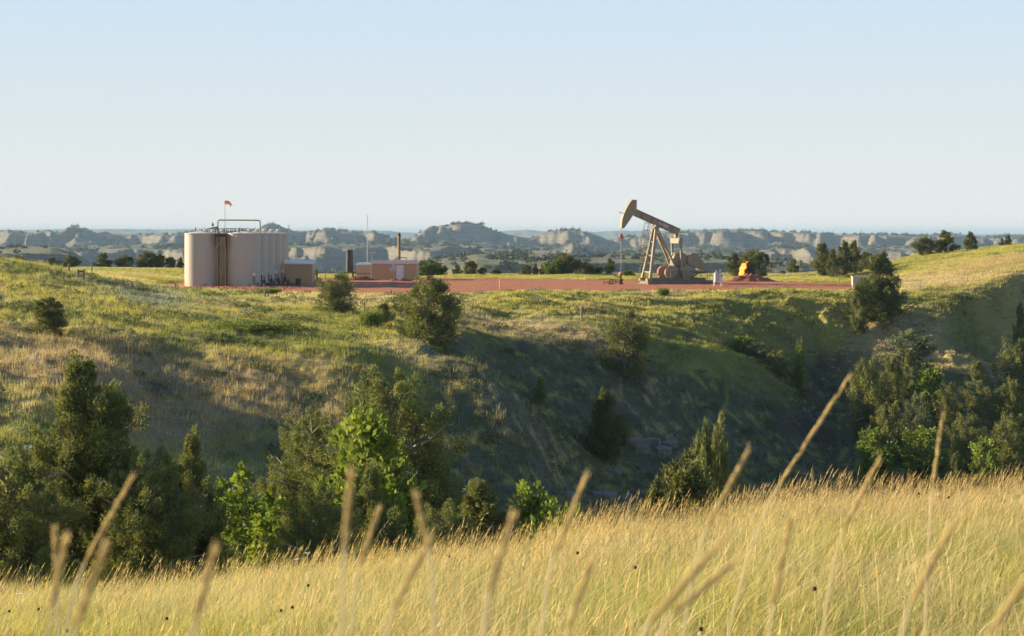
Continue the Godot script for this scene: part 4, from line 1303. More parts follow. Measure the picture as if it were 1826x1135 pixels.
# ------------------------------------------------------------------ pumpjack
const PM := 192.0 / F
func pj(u: float, v: float, z := 0.0) -> Vector3:      # survey grid to the machine's own frame
	return Vector3((u - 1168.0) * PM / 0.927 - z * 0.404, (507.0 - v) * PM, z)
func pumpjack() -> void:
	var o := thing("pumpjack", "olive tan beam pumpjack with its horsehead raised over the wellhead", "pumpjack", Vector3(at(1168, 0, 192).x, PAD, -192), 0.384)
	var g := G.new()
	# walking beam: a rolled section with flanges
	var a := Vector3((1131 - 1168.0) * PM / 0.927, (507 - 379.0) * PM, 0)
	var b := Vector3((1212.5 - 1168.0) * PM / 0.927, (507 - 414.0) * PM, 0)
	var up := (b - a).normalized().cross(Vector3.BACK) * -1.0
	g.beam(a, b, 0.16, 0.74, up)
	for s in [-1.0, 1.0]: g.beam(a + up * 0.385 * s, b + up * 0.385 * s, 0.44, 0.045, up)
	for k in 4:
		var q := a.lerp(b, 0.15 + 0.23 * k)
		g.beam(q + up * 0.36, q - up * 0.36, 0.4, 0.03)
	var bm := part(o, "walking_beam", g.mesh(), M.olive)
	g = G.new()
	var la := a.lerp(b, 0.545)
	var lb := a.lerp(b, 0.745)
	g.beam(la + Vector3(0, 0.02, 0.11), lb + Vector3(0, 0.02, 0.11), 0.02, 0.30, up)
	var pl := part(bm, "maker_plate", g.mesh(), M.plate)
	rng.seed = 5
	for k in 8:
		g = G.new()
		var q := la.lerp(lb, 0.1 + 0.115 * k) + Vector3(0, 0.02, 0.126)
		var dir := (lb - la).normalized()
		g.box(q + up * 0.02, Vector3(0.05, 0.17, 0.006), Basis(dir, up, Vector3.BACK))
		g.box(q + dir * 0.045 + up * (0.07 if k % 2 == 0 else -0.04), Vector3(0.05, 0.045, 0.006), Basis(dir, up, Vector3.BACK))
		part(pl, "letter", g.mesh(), M.lilac)
	# horsehead
	var hp := PackedVector2Array()
	for q in [[1126, 356.6], [1121.6, 362], [1116.8, 369.5], [1113, 376.6], [1110, 384], [1107.7, 391], [1106.4, 399], [1106, 407], [1110, 407.6], [1119, 395.5], [1127, 383.6], [1133, 376], [1133.6, 357]]:
		hp.append(Vector2((q[0] - 1168.0) * PM / 0.927, (507 - q[1]) * PM))
	g = G.new()
	g.plate(hp, -0.2, 0.2)
	var hd := part(o, "horsehead", g.mesh(), M.olive)
	g = G.new()
	for k in 7:
		var c0 := hp[k]
		var c1 := hp[k + 1]
		var out := Vector2(-1, 0.45).normalized() * 0.03
		g.beam(Vector3(c0.x + out.x, c0.y + out.y, 0), Vector3(c1.x + out.x, c1.y + out.y, 0), 0.52, 0.06, Vector3(-0.7, 0.7, 0))
	part(hd, "rim", g.mesh(), M.olive)
	g = G.new()
	g.cyl(Vector3(hp[4].x - 0.6, hp[4].y + 0.32, 0), Vector3(hp[4].x + 0.1, hp[4].y + 0.2, 0), 0.05, 6)
	part(hd, "bracket", g.mesh(), M.pale)
	# samson post
	var top := Vector3(0.02, 6.72, 0)
	for s in [-1.0, 1.0]:
		g = G.new()
		g.beam(top + Vector3(0, 0, s * 0.28), Vector3(-1.18, 0.45, s * 1.05), 0.26, 0.3, Vector3.RIGHT)
		part(o, "front_leg", g.mesh(), M.olive)
		g = G.new()
		g.beam(top + Vector3(0.1, -0.05, s * 0.24), Vector3(2.35, 2.1, s * 0.62), 0.2, 0.24, Vector3.RIGHT)
		part(o, "rear_leg", g.mesh(), M.olive)
	for y in [1.45, 3.4, 5.0]:
		g = G.new()
		var t: float = (y - 0.45) / 6.27
		var w := lerpf(1.05, 0.28, t)
		g.beam(Vector3(lerpf(-1.18, 0.02, t), y, -w), Vector3(lerpf(-1.18, 0.02, t), y, w), 0.12, 0.16)
		part(o, "crosspiece", g.mesh(), M.olive)
	g = G.new()
	g.cyl(top + Vector3(0, 0.12, -0.5), top + Vector3(0, 0.12, 0.5), 0.2, 14)
	g.box(top + Vector3(0.05, -0.05, 0), Vector3(0.7, 0.25, 0.75))
	part(o, "saddle_bearing", g.mesh(), M.olive)
	# tail bearing, equalizer and pitman arms
	var eq := b + Vector3(-0.35, -0.75, 0)
	g = G.new()
	g.cyl(b + Vector3(-0.4, -0.55, -0.25), b + Vector3(-0.4, -0.55, 0.25), 0.16, 12)
	g.box(b + Vector3(-0.4, -0.4, 0), Vector3(0.3, 0.4, 0.3))
	part(o, "tail_bearing", g.mesh(), M.olive)
	g = G.new()
	g.box(eq + Vector3(0, -0.28, 0), Vector3(0.42, 0.62, 2.3))
	part(o, "equalizer", g.mesh(), M.olive)
	var pin := Vector3(2.95, 1.75, 0)
	for s in [-1.0, 1.0]:
		g = G.new()
		g.beam(eq + Vector3(0, 0.1, s * 1.1), pin + Vector3(0.05, 0.0, s * 1.1), 0.16, 0.26, Vector3.RIGHT)
		g.cyl(pin + Vector3(0.05, 0, s * 1.1 - 0.14), pin + Vector3(0.05, 0, s * 1.1 + 0.14), 0.24, 14)
		part(o, "pitman_arm", g.mesh(), M.olive)
	# gear reducer
	var gp := PackedVector2Array([Vector2(2.2, 2.2), Vector2(2.1, 2.9), Vector2(2.35, 3.55), Vector2(2.75, 3.72), Vector2(3.6, 3.72), Vector2(3.95, 3.4), Vector2(3.95, 2.2)])
	g = G.new()
	g.plate(gp, -0.62, 0.62)
	g.cyl(Vector3(3.1, 2.45, -0.85), Vector3(3.1, 2.45, 0.85), 0.3, 14)
	g.box(Vector3(2.95, 3.0, 0.64), Vector3(1.2, 0.1, 0.06))
	part(o, "gear_reducer", g.mesh(), M.olive)
	g = G.new()
	g.plate(PackedVector2Array([Vector2(2.0, 0.75), Vector2(2.2, 2.25), Vector2(4.0, 2.25), Vector2(4.15, 0.75)]), -0.75, 0.75)
	part(o, "pedestal", g.mesh(), M.olive_dark)
	# cranks with counterweights, one each side
	for s in [-1.0, 1.0]:
		g = G.new()
		g.beam(Vector3(3.5, 2.0, s * 0.93), Vector3(1.2, 1.42, s * 0.93), 0.14, 0.22)
		var cr := part(o, "crank", g.mesh(), M.olive)
		for lobe in 2:
			var pts := PackedVector2Array()
			for q in ([[2.5, 1.75], [2.25, 2.05], [1.75, 2.2], [1.22, 2.05], [0.88, 1.65], [0.85, 1.2], [1.1, 0.8], [1.6, 0.62], [2.1, 0.78], [2.42, 1.2]] if lobe == 0 else [[3.15, 2.0], [3.5, 2.25], [4.1, 2.1], [4.45, 1.6], [4.4, 1.0], [4.0, 0.5], [3.45, 0.42], [3.1, 0.8], [3.0, 1.4]]):
				pts.append(Vector2(q[0], q[1]))
			g = G.new()
			g.plate(pts, s * 0.76, s * 1.1)
			part(cr, "counterweight", g.mesh(), M.olive)
			g = G.new()
			for k in (range(2, 7) if lobe == 0 else range(4, 7)):
				var c0 := pts[k]
				var c1 := pts[k + 1]
				g.beam(Vector3(c0.x, c0.y, s * 0.93), Vector3(c1.x, c1.y, s * 0.93), 0.38, 0.05, Vector3(c0.x - 2.75, c0.y - 1.5, 0))
			part(cr, "painted_rim", g.mesh(), M.redfade)
	# belt guard: two wheels under one teardrop cover, on the near side
	var bp := PackedVector2Array()
	for k in 17:
		var an := deg_to_rad(45 + 175.0 * k / 16)
		bp.append(Vector2(4.72, 2.86) + Vector2(cos(an), sin(an)) * 0.82)
	for k in 9:
		var an := deg_to_rad(220 + 185.0 * k / 8)
		bp.append(Vector2(6.25, 1.82) + Vector2(cos(an), sin(an)) * 0.36)
	g = G.new()
	g.plate(bp, 0.45, 0.85)
	var bg := part(o, "belt_guard", g.mesh(), M.olive)
	g = G.new()
	g.cyl(Vector3(4.72, 2.9, 0.84), Vector3(4.72, 2.9, 0.9), 0.07, 8)
	g.cyl(Vector3(5.6, 2.35, 0.84), Vector3(5.6, 2.35, 0.9), 0.04, 8)
	part(bg, "hub_bolt", g.mesh(), M.black)
	g = G.new()
	g.cyl(Vector3(6.1, 1.85, -0.7), Vector3(6.1, 1.85, 0.44), 0.32, 16)
	part(o, "motor", g.mesh(), M.olive_dark)
	g = G.new()
	g.box(Vector3(5.6, 1.4, 0), Vector3(2.0, 0.12, 1.5))
	for s in [-0.6, 0.6]:
		g.beam(Vector3(4.25, 0.55, s), Vector3(5.6, 1.35, s), 0.14, 0.16)
		g.beam(Vector3(4.25, 0.95, s), Vector3(6.3, 1.38, s), 0.1, 0.1)
	part(o, "motor_mount", g.mesh(), M.olive_dark)
	# base
	g = G.new()
	g.box(Vector3(3.0, 0.06, 0), Vector3(9.2, 0.68, 2.7))
	part(o, "concrete_base", g.mesh(), M.concrete)
	for s in [-0.95, 0.95]:
		g = G.new()
		g.beam(Vector3(-1.5, 0.56, s), Vector3(6.2, 0.56, s), 0.2, 0.36)
		part(o, "skid", g.mesh(), M.olive_dark)
		g = G.new()
		g.box(Vector3(-1.3, 0.45, s), Vector3(0.6, 0.5, 0.5))
		part(o, "foot", g.mesh(), M.rust_tan)
	# ladder with a cage, outside the far front leg
	g = G.new()
	var l0 := Vector3(-1.7, 0.1, -1.25)
	var l1 := Vector3(-0.35, 7.2, -0.62)
	for s in [-0.22, 0.22]: g.beam(l0 + Vector3(0, 0, s), l1 + Vector3(0, 0, s), 0.05, 0.07)
	for k in 22:
		var q := l0.lerp(l1, (k + 0.5) / 22.0)
		g.cyl(q + Vector3(0, 0, -0.22), q + Vector3(0, 0, 0.22), 0.018, 5)
	var ld := part(o, "ladder", g.mesh(), M.olive)
	for k in 6:
		g = G.new()
		var q := l0.lerp(l1, 0.38 + 0.124 * k)
		var pts := []
		for j in 9:
			var an := PI * j / 8.0
			pts.append(q + Vector3(-sin(an) * 0.75, 0.08 * sin(an), cos(an) * 0.36))
		g.tube(pts, [0.028, 0.028, 0.028, 0.028, 0.028, 0.028, 0.028, 0.028, 0.028], 5)
		part(ld, "cage_hoop", g.mesh(), M.olive)
	for j in 5:
		g = G.new()
		var an := PI * (j + 1) / 6.0
		var e := Vector3(-sin(an) * 0.75, 0.08 * sin(an), cos(an) * 0.36)
		g.beam(l0.lerp(l1, 0.38) + e, l1 + e, 0.04, 0.03)
		part(ld, "cage_bar", g.mesh(), M.olive)
	# guard rails round the moving parts
	for q in [[Vector3(4.4, 0, 1.5), Vector3(7.1, 0, 1.5)], [Vector3(7.1, 0, 1.5), Vector3(7.1, 0, -1.5)], [Vector3(-0.5, 0, -1.5), Vector3(1.3, 0, -1.5)], [Vector3(1.3, 0, 1.5), Vector3(4.4, 0, 1.5)]]:
		g = G.new()
		for y in [0.95, 1.5]: g.cyl(q[0] + Vector3(0, y, 0), q[1] + Vector3(0, y, 0), 0.03, 6)
		for k in 4:
			var p: Vector3 = q[0].lerp(q[1], k / 3.0)
			g.cyl(p, p + Vector3(0, 1.5, 0), 0.035, 6)
		part(o, "guard_rail", g.mesh(), M.olive_dark)
	# bridle and polished rod
	var hang := Vector3(hp[7].x - 0.02, hp[7].y, 0)
	g = G.new()
	for s in [-0.16, 0.16]: g.cyl(hang + Vector3(0, 0.1, s), hang + Vector3(0, -0.7, s * 0.9), 0.02, 6)
	part(o, "bridle", g.mesh(), M.steel)
	g = G.new()
	lathe(g, [[0.0, 0.62], [0.1, 0.55], [0.22, 0.3], [0.24, 0.15], [0.12, 0.0], [0.07, -0.3], [0, -0.32]], 12)
	for k in g.v.size(): g.v[k] += hang + Vector3(0, -1.15, 0)
	part(o, "carrier_bar", g.mesh(), M.redfade)
	g = G.new()
	g.cyl(hang + Vector3(0, -1.3, 0), Vector3(hang.x, 1.3, 0), 0.025, 6)
	part(o, "polished_rod", g.mesh(), M.steel)
	# wellhead below it
	var wp: Vector3 = o.transform * Vector3(hang.x, 0, 0)
	var w := thing("wellhead", "rusty wellhead with side pipes under the pumpjack's rod", "wellhead", Vector3(wp.x, PAD, wp.z))
	g = G.new()
	lathe(g, [[0.0, 0.0], [0.3, 0.0], [0.3, 0.15], [0.2, 0.18], [0.2, 0.45], [0.28, 0.5], [0.28, 0.62], [0.1, 0.66], [0.1, 1.0], [0, 1.0]], 14)
	part(w, "casing_head", g.mesh(), M.rust)
	g = G.new()
	lathe(g, [[0.0, 1.0], [0.16, 1.0], [0.3, 1.1], [0.3, 1.3], [0.2, 1.45], [0.1, 1.5], [0, 1.5]], 14)
	part(w, "stuffing_box", g.mesh(), M.rust_tan)
	g = G.new()
	g.cyl(Vector3(-0.85, 1.15, 0), Vector3(-0.7, 1.15, 0), 0.14, 10)
	part(w, "gauge", g.mesh(), M.redfade)
	for q in [[Vector3(-0.1, 0.35, 0), Vector3(-1.9, 0.3, 0.1)], [Vector3(-0.5, 0.55, 0.2), Vector3(-1.3, 0.55, 0.2)], [Vector3(-0.8, 0.1, 0.3), Vector3(-1.5, 0.1, 0.3)], [Vector3(-0.1, 0.8, 0), Vector3(-0.8, 1.1, 0)]]:
		g = G.new()
		g.cyl(q[0], q[1], 0.055, 8)
		part(w, "side_pipe", g.mesh(), M.rust)
	for x in [-0.6, -1.0, -1.35, -2.0]:
		g = G.new()
		g.cyl(Vector3(x, -0.05, 0.15), Vector3(x, 0.6 if x > -1.5 else 0.42, 0.15), 0.05, 8)
		part(w, "valve", g.mesh(), M.rust)

func site_extras() -> void:
	var d := 184.0
	var o := thing("chemical_tank", "white chemical tank on a white stand right of the pumpjack", "tank", Vector3(at(1281, 0, d).x, PAD, -d))
	var g := G.new()
	lathe(g, [[0.0, 0.55], [0.3, 0.55], [0.32, 0.6], [0.32, 1.45], [0.26, 1.55], [0.0, 1.6]], 20)
	for k in g.v.size(): g.v[k] += Vector3(-0.2, 0, 0.12)
	part(o, "drum", g.mesh(), M.steel)
	g = G.new()
	g.box(Vector3(0.18, 0.98, -0.05), Vector3(0.62, 0.98, 0.6))
	part(o, "cabinet", g.mesh(), M.white)
	for q in [[-0.46, 0.3], [0.44, 0.3], [-0.46, -0.3], [0.44, -0.3]]:
		g = G.new()
		g.beam(Vector3(q[0], -0.05, q[1]), Vector3(q[0] * 0.85, 0.55, q[1]), 0.14, 0.14)
		part(o, "leg", g.mesh(), M.white)
	g = G.new()
	g.box(Vector3(0, 0.54, 0), Vector3(1.02, 0.1, 0.8))
	part(o, "stand_top", g.mesh(), M.white)
	g = G.new()
	g.box(Vector3(0.05, 1.6, -0.05), Vector3(0.6, 0.18, 0.4))
	g.cyl(Vector3(0.25, 1.6, 0), Vector3(0.25, 1.95, 0), 0.05, 8)
	g.cyl(Vector3(-0.15, 1.6, 0), Vector3(-0.15, 1.78, 0), 0.12, 10)
	part(o, "pump", g.mesh(), M.grey)
	for q in [[0.02, 1.25], [0.26, 1.15], [0.38, 1.2]]:
		g = G.new()
		g.box(Vector3(q[0], q[1], 0.262), Vector3(0.14, 0.12, 0.02))
		part(o, "sticker", g.mesh(), M.lilac)
	# burning gas in the pit behind the berm
	var fd := 207.0
	var fp := at(1324, 497, fd)
	o = thing("gas_flare", "bright orange gas flame burning behind the red berm", "flame", Vector3(fp.x, PAD + 0.2, -fd))
	o.scale = Vector3(0.82, 0.88, 0.82)
	rng.seed = 9
	for layer in 2:
		g = G.new()
		var k0 := 1.0 if layer == 0 else 0.62
		for q in [[-0.15, 0.35, 0.22, 0.45], [-0.25, 0.8, 0.3, 0.5], [-0.1, 1.2, 0.34, 0.45], [0.05, 1.55, 0.42, 0.45], [0.3, 1.75, 0.36, 0.4], [0.1, 1.95, 0.26, 0.35], [0.42, 2.05, 0.2, 0.3], [-0.22, 1.45, 0.22, 0.4], [0.12, 0.95, 0.2, 0.4]]:
			var na := 10
			for i in 7:
				for k in na:
					var quad := []
					for c in [[i, k], [i + 1, k], [i + 1, k + 1], [i, k + 1]]:
						var th: float = PI * c[0] / 7.0
						var ph: float = TAU * (c[1] % na) / na
						var dir := Vector3(sin(th) * cos(ph), cos(th), sin(th) * sin(ph))
						var r: float = 1.0 + 0.28 * nz.bump.get_noise_3dv(dir * 3.0 + Vector3(q[0] * 20.0, q[1] * 20.0, 0))
						quad.append(Vector3(q[0], q[1], 0) + dir * Vector3(q[2], q[3], q[2]) * r * k0)
					g.quado(quad[0], quad[1], quad[2], quad[3], quad[0] - Vector3(q[0], q[1], 0))
		part(o, "outer_flame" if layer == 0 else "flame_core", g.mesh(), M.flame if layer == 0 else M.core)
	g = G.new()
	for q in [[0.72, 2.4, 0.09], [0.6, 2.55, 0.06]]:
		var p := Vector3(q[0], q[1], 0)
		g.tube([p + Vector3(0, -q[2] * 1.6, 0), p, p + Vector3(0.05, q[2] * 1.8, 0)], [0.01, q[2], 0.005], 7)
	part(o, "loose_tongue", g.mesh(), M.flame)
	g = G.new()
	g.cyl(Vector3(-0.15, -0.3, 0), Vector3(-0.15, 0.25, 0), 0.08, 8)
	part(o, "burner_pipe", g.mesh(), M.rust)
	var lamp := OmniLight3D.new()
	lamp.light_color = Color(1.0, 0.55, 0.2)
	lamp.light_energy = 1.5
	lamp.light_size = 0.4
	lamp.omni_range = 30.0
	lamp.omni_attenuation = 2.0
	lamp.shadow_enabled = true
	lamp.position = Vector3(0.1, 1.4, 0.9)
	o.add_child(lamp)
	# box on a post, cabinet behind the tall juniper
	d = 196.0
	o = thing("meter_post", "dark little box on a thin post at the pad's right end", "post", Vector3(at(1497.5, 0, d).x, PAD, -d))
	g = G.new()
	g.beam(Vector3(0, -0.1, 0), Vector3(0, 1.05, 0), 0.07, 0.07)
	part(o, "post", g.mesh(), M.wood)
	g = G.new()
	g.box(Vector3(0, 1.17, 0), Vector3(0.34, 0.24, 0.24))
	part(o, "box", g.mesh(), M.black)
	d = 172.0
	o = thing("equipment_cabinet", "beige cabinet on posts half hidden by the tall dark juniper", "cabinet", Vector3(at(1532, 0, d).x, on_ground(1532, d).y, -d))
	g = G.new()
	g.box(Vector3(0, 0.95, 0), Vector3(1.45, 0.95, 0.6))
	part(o, "case", g.mesh(), M.beige)
	g = G.new()
	g.box(Vector3(0, 1.45, 0.02), Vector3(1.6, 0.06, 0.8))
	part(o, "lid", g.mesh(), M.cream)
	for s in [-0.68, 0.68]:
		g = G.new()
		g.beam(Vector3(s, -0.2, 0.33), Vector3(s, 1.42, 0.33), 0.09, 0.09)
		part(o, "post", g.mesh(), M.cream)
	fences()
func fences() -> void:
	var specs := [
		[234, 504, 517, 0.09, "wood", "stout wooden fence post at the left end of the red pad"],
		[283, 506, 518, 0.05, "pale", "thin pale fence post between two wooden posts left of the tanks"],
		[312, 506, 520, 0.09, "wood", "wooden fence post just left of the first tank's foot"],
		[316, 508, 520, 0.06, "wood", "slim dark post leaning against the wooden one by the tank"],
		[469.5, 506, 532, 0.04, "pale", "pale thin post above the bush right of the tanks"],
		[472, 517, 533, 0.08, "wood", "left stub of two wooden stubs in the bush right of the tanks"],
		[478, 518, 533, 0.07, "wood", "right stub of two wooden stubs in the bush right of the tanks"],
		[649, 539, 561, 0.08, "wood", "grey wooden fence post beside the small dark juniper shrub"],
		[1037, 548, 573, 0.09, "wood", "wooden fence post alone in the green slope left of the gnarled juniper"],
		[966, 556, 576, 0.025, "grey", "thin steel stake left of the lone wooden post on the green slope"],
		[864, 558, 580, 0.025, "grey", "thin steel stake right of the big round juniper"],
		[1313, 519, 536, 0.025, "grey", "thin steel stake below the flare berm at the pad's edge"],
		[1401, 518, 534, 0.025, "grey", "thin steel stake at the pad's edge right of the berm"],
		[1483, 517, 532, 0.025, "grey", "thin steel stake at the pad's edge near the meter post"],
		[1642, 499, 518, 0.025, "grey", "thin steel stake right of the tall dark juniper"],
		[1726, 488, 502, 0.03, "grey", "leaning steel stake on the dry right hillside"],
		[108, 477, 494, 0.03, "wood", "thin post left of the wooden brace on the left hill"],
		[122, 470, 486, 0.08, "wood", "left post behind the wooden brace on the left hill"],
		[163, 470, 490, 0.08, "wood", "right post behind the wooden brace on the left hill"],
	]
	for q in specs:
		var p := ground_at(q[0], q[2], 95, 175)
		var h := maxf(at(0, q[1], -p.z).y - p.y, 0.5)
		var o := thing("fence_post", q[5], "post", p, 0.0, "fence posts around the pad")
		var g := G.new()
		if q[3] > 0.04:
			g.tube([Vector3(0, -0.2, 0), Vector3(0.02, h - 0.04, 0), Vector3(0.02, h, 0)], [q[3], q[3] * 0.95, q[3] * 0.8], 9)
		else:
			g.beam(Vector3(0, -0.2, 0), Vector3(0.04, h, 0), q[3] * 2.0, q[3] * 1.2)
		part(o, "shaft", g.mesh(), M[q[4]])
		g = G.new()
		for k in 3: g.tube([Vector3(-q[3] * 1.1, h * (0.35 + 0.25 * k), q[3] * 0.9), Vector3(q[3] * 1.1, h * (0.35 + 0.25 * k), q[3] * 0.9)], [0.012, 0.012], 4)
		part(o, "wire_staple", g.mesh(), M.grey)
	var a := ground_at(138.5, 500, 95, 150)
	var d := -a.z
	var b := on_ground(149, d)
	var o := thing("fence_brace", "wooden brace of two posts and a crossbar on the left hill", "fence", a)
	var top := at(0, 481, d).y - a.y
	for q in [Vector3.ZERO, b - a]:
		var g := G.new()
		g.tube([q + Vector3(0, -0.3, 0), Vector3(q.x, top, q.z)], [0.1, 0.085], 9)
		part(o, "post", g.mesh(), M.wood)
	var g2 := G.new()
	g2.tube([Vector3(0.03, top - 0.14, 0.02), Vector3(b.x - a.x - 0.03, top - 0.12, b.z - a.z + 0.02)], [0.08, 0.08], 8)
	part(o, "crossbar", g2.mesh(), M.wood)

# ------------------------------------------------------------------ tall stalks close to the viewer
func stalk(t: Array, label: String) -> void:       # tip and a lower point on the stalk, in the survey grid, and the distance
	var d: float = t[4]
	var tip := at(t[0], t[1], d)
	var mid := at(t[2], t[3], d)
	var dirv := (tip - mid)
	var gy := height(mid.x, -d)
	var k := (mid.y - gy) / maxf(dirv.y, 0.02)
	var base := Vector3(mid.x - dirv.x * minf(k, 3.5) * 0.45, gy - 0.02, -d)
	var o := thing("grass_stalk", label, "grass stalk", base, 0.0, "tall seed stalks close to the viewer")
	var pts := []
	var n := 16
	var ctrl := mid - dirv * minf(k, 3.5) * 0.5
	ctrl.y = maxf(ctrl.y, gy + 0.1)
	for i in n + 1:
		var s := float(i) / n
		# from the ground to the lower point, then straight to the tip
		pts.append(base.bezier_interpolate(base.lerp(ctrl, 0.6), ctrl.lerp(mid, 0.5), mid, s) - base)
	var g := G.new()
	var rr := []
	for i in n + 1: rr.append(lerpf(0.0019, 0.0013, float(i) / n))
	g.tube(pts, rr, 5)
	part(o, "stem", g.mesh(), M.stem)
	g = G.new()
	var m2 := mid - base
	var t2 := tip - base
	var ax := (t2 - m2).normalized()
	var side := ax.cross(Vector3.BACK).normalized()
	var core := []
	var cr := []
	for i in 13:
		var s := i / 12.0
		core.append(m2.lerp(t2, s) + side * 0.0012 * sin(s * 23.0 + t[0]))
		cr.append(0.0018 * sin(PI * clampf(s * 0.93 + 0.06, 0, 1)) ** 0.5 * (1.0 + 0.3 * sin(i * 2.4)))
	g.tube(core, cr, 6)
	for i in 90:      # spikelets lying along the rachis
		var s := rng.randf()
		var p := m2.lerp(t2, s)
		var a := rng.randf() * TAU
		var off := (side * cos(a) + Vector3.BACK * sin(a)) * 0.0021
		var w := side.rotated(ax, a + 1.57) * 0.0012
		g.col = Color(1, 1, 1) * rng.randf_range(0.75, 1.2)
		g.tri(p + off * 0.4 - w, p + off * 0.4 + w, p + off * 1.4 + ax * rng.randf_range(0.008, 0.014))
	part(o, "seed_head", g.mesh(), M.seed)
func near_things() -> void:
	rng.seed = 41
	for q in [
		[[1515, 672, 1390, 865, 2.1], "longest sharp seed stalk leaning right over the dark flank, tallest of all"],
		[[1681, 742, 1664, 870, 2.2], "upright kinked seed stalk before the wooded draw"],
		[[1335, 803, 1262, 940, 1.7], "thick blurred seed stalk right of the pointed juniper above the grass"],
		[[1565, 827, 1505, 945, 1.8], "short seed stalk between the longest stalk and the upright kinked one"],
		[[1043, 855, 990, 990, 1.5], "blurred seed stalk before the ravine rocks in mid picture"],
		[[233, 855, 150, 1005, 1.6], "blurred seed stalk leaning right before the largest juniper"],
		[[744, 890, 764, 975, 1.3], "blurred seed stalk leaning left below the broad round juniper"],
		[[626, 850, 614, 975, 1.15], "most blurred upright brownish stalk below the yellow green leafy tree"],
		[[673, 915, 640, 1015, 1.5], "slim blurred stalk just left of the left leaning one"],
		[[772, 955, 700, 1090, 1.2], "blurred stalk crossing the left leaning one near its base"],
		[[97, 955, 101, 1030, 1.5], "thin upright stalk at far left before the dark juniper"],
		[[116, 968, 90, 1090, 1.3], "blurred stalk beside the thin upright one at far left"],
		[[185, 985, 132, 1120, 1.0], "wide very blurred stalk low at far left, right of the two upright ones"],
		[[380, 990, 348, 1110, 1.0], "wide very blurred stalk below the bright green leafy trees"],
		[[912, 930, 872, 1060, 1.1], "blurred stalk left of the one before the ravine rocks"],
		[[1292, 960, 1160, 1110, 1.1], "long slanting blurred stalk below the pointed yellow green juniper, upper of two"],
		[[1312, 1000, 1200, 1095, 1.2], "slanting blurred stalk below the pointed yellow green juniper, lower of two"],
		[[1411, 925, 1378, 1080, 1.4], "steep thin stalk under the longest stalk's lower end"],
		[[1692, 950, 1625, 1075, 1.2], "blurred stalk in the grass below the upright kinked stalk"],
		[[1822, 1050, 1765, 1130, 1.1], "blurred stalk cut by the lower right corner"],
		[[1052, 1010, 1012, 1125, 1.3], "steep blurred stalk low in mid picture, below the ravine rocks' stalk"],
		]:
		stalk(q[0], q[1])
	# dried coneflowers and a few white umbels standing in the grass
	for q in [[16, 1091, "at the far left edge"], [68, 1087, "second from the left edge"], [119, 1126, "touching the bottom edge at far left"], [297, 1104, "below the wide stalk under the leafy trees"], [281, 1002, "before the dark juniper, leftmost of three"], [336, 1003, "before the dark juniper, rightmost of three"], [310, 1014, "before the dark juniper, lowest of three"], [501, 1090, "left one of a pair below the leafy trees"], [521, 1084, "right one of a pair below the leafy trees"], [549, 1045, "above the pair below the leafy trees"], [801, 993, "below the low dark green juniper"], [1030, 987, "beside the stalk before the ravine rocks"], [1133, 1013, "right of mid picture, below the ravine bed"], [1639, 881, "on the crest left of the kinked stalk"], [1692, 888, "on the crest right of the kinked stalk"], [1453, 1051, "alone in the right half of the slope"], [1250, 1123, "touching the bottom edge right of middle"]]:
		flower(q[0], q[1], "dried_flower", "dark dried flower head in the grass " + q[2], 0)
	for q in [[548, 987, "rightmost of the white ones"], [529, 998, "close left of the rightmost white one"], [36, 1059, "alone at the far left"]]:
		flower(q[0], q[1], "white_flower", "flat white flower cluster in the grass, " + q[2], 1)
	for q in [[190, 1112, "left one by the bottom left corner"], [232, 1124, "right one by the bottom left corner"], [1565, 1022, "upper one at right"], [1540, 1046, "lower one at right"]]:
		flower(q[0], q[1], "yellow_flower", "tiny yellow flower among grass blades, " + q[2], 2)
func flower(u: float, v: float, called: String, label: String, kind: int) -> void:
	var d := 3.5
	var p := at(u, v, d)
	while d < 15.0:
		p = at(u, v, d)
		if p.y - height(p.x, -d) < 0.55: break
		d += 0.1
	var gy := height(p.x, -d)
	var o := thing(called, label, "flower", Vector3(p.x, gy, -d), 0.0, ["dried flower heads in the grass", "white flowers in the grass", "yellow flowers in the grass"][kind])
	var g := G.new()
	var h := p.y - gy
	g.tube([Vector3(0.03, 0, 0), Vector3(0.01, h * 0.6, 0), Vector3(0, h, 0)], [0.002, 0.0018, 0.0015], 5)
	part(o, "stem", g.mesh(), M.stem)
	g = G.new()
	if kind == 0:
		lathe(g, [[0.0, -0.007], [0.006, -0.004], [0.008, 0.002], [0.006, 0.007], [0, 0.01]], 7)
		for k in 10:
			var a := TAU * k / 10
			g.tri(Vector3(cos(a) * 0.006, -0.002, sin(a) * 0.006), Vector3(cos(a + 0.35) * 0.007, -0.002, sin(a + 0.35) * 0.007), Vector3(cos(a) * 0.015, -0.009, sin(a) * 0.015))
	else:
		for k in 16 if kind == 1 else 5:
			var q := Vector3(rng.randfn(), 0, rng.randfn()) * (0.012 if kind == 1 else 0.006)
			lathe_at(g, [[0.0, -0.002], [0.0045, 0.0], [0.003, 0.003], [0, 0.004]], q)
	for k in g.v.size(): g.v[k] += Vector3(0, h, 0)
	part(o, "head", g.mesh(), M.darkhead if kind == 0 else M.white if kind == 1 else M.yellow)
func lathe_at(g: G, prof: Array, off: Vector3) -> void:
	var s := g.v.size()
	lathe(g, prof, 7)
	for k in range(s, g.v.size()): g.v[k] += off

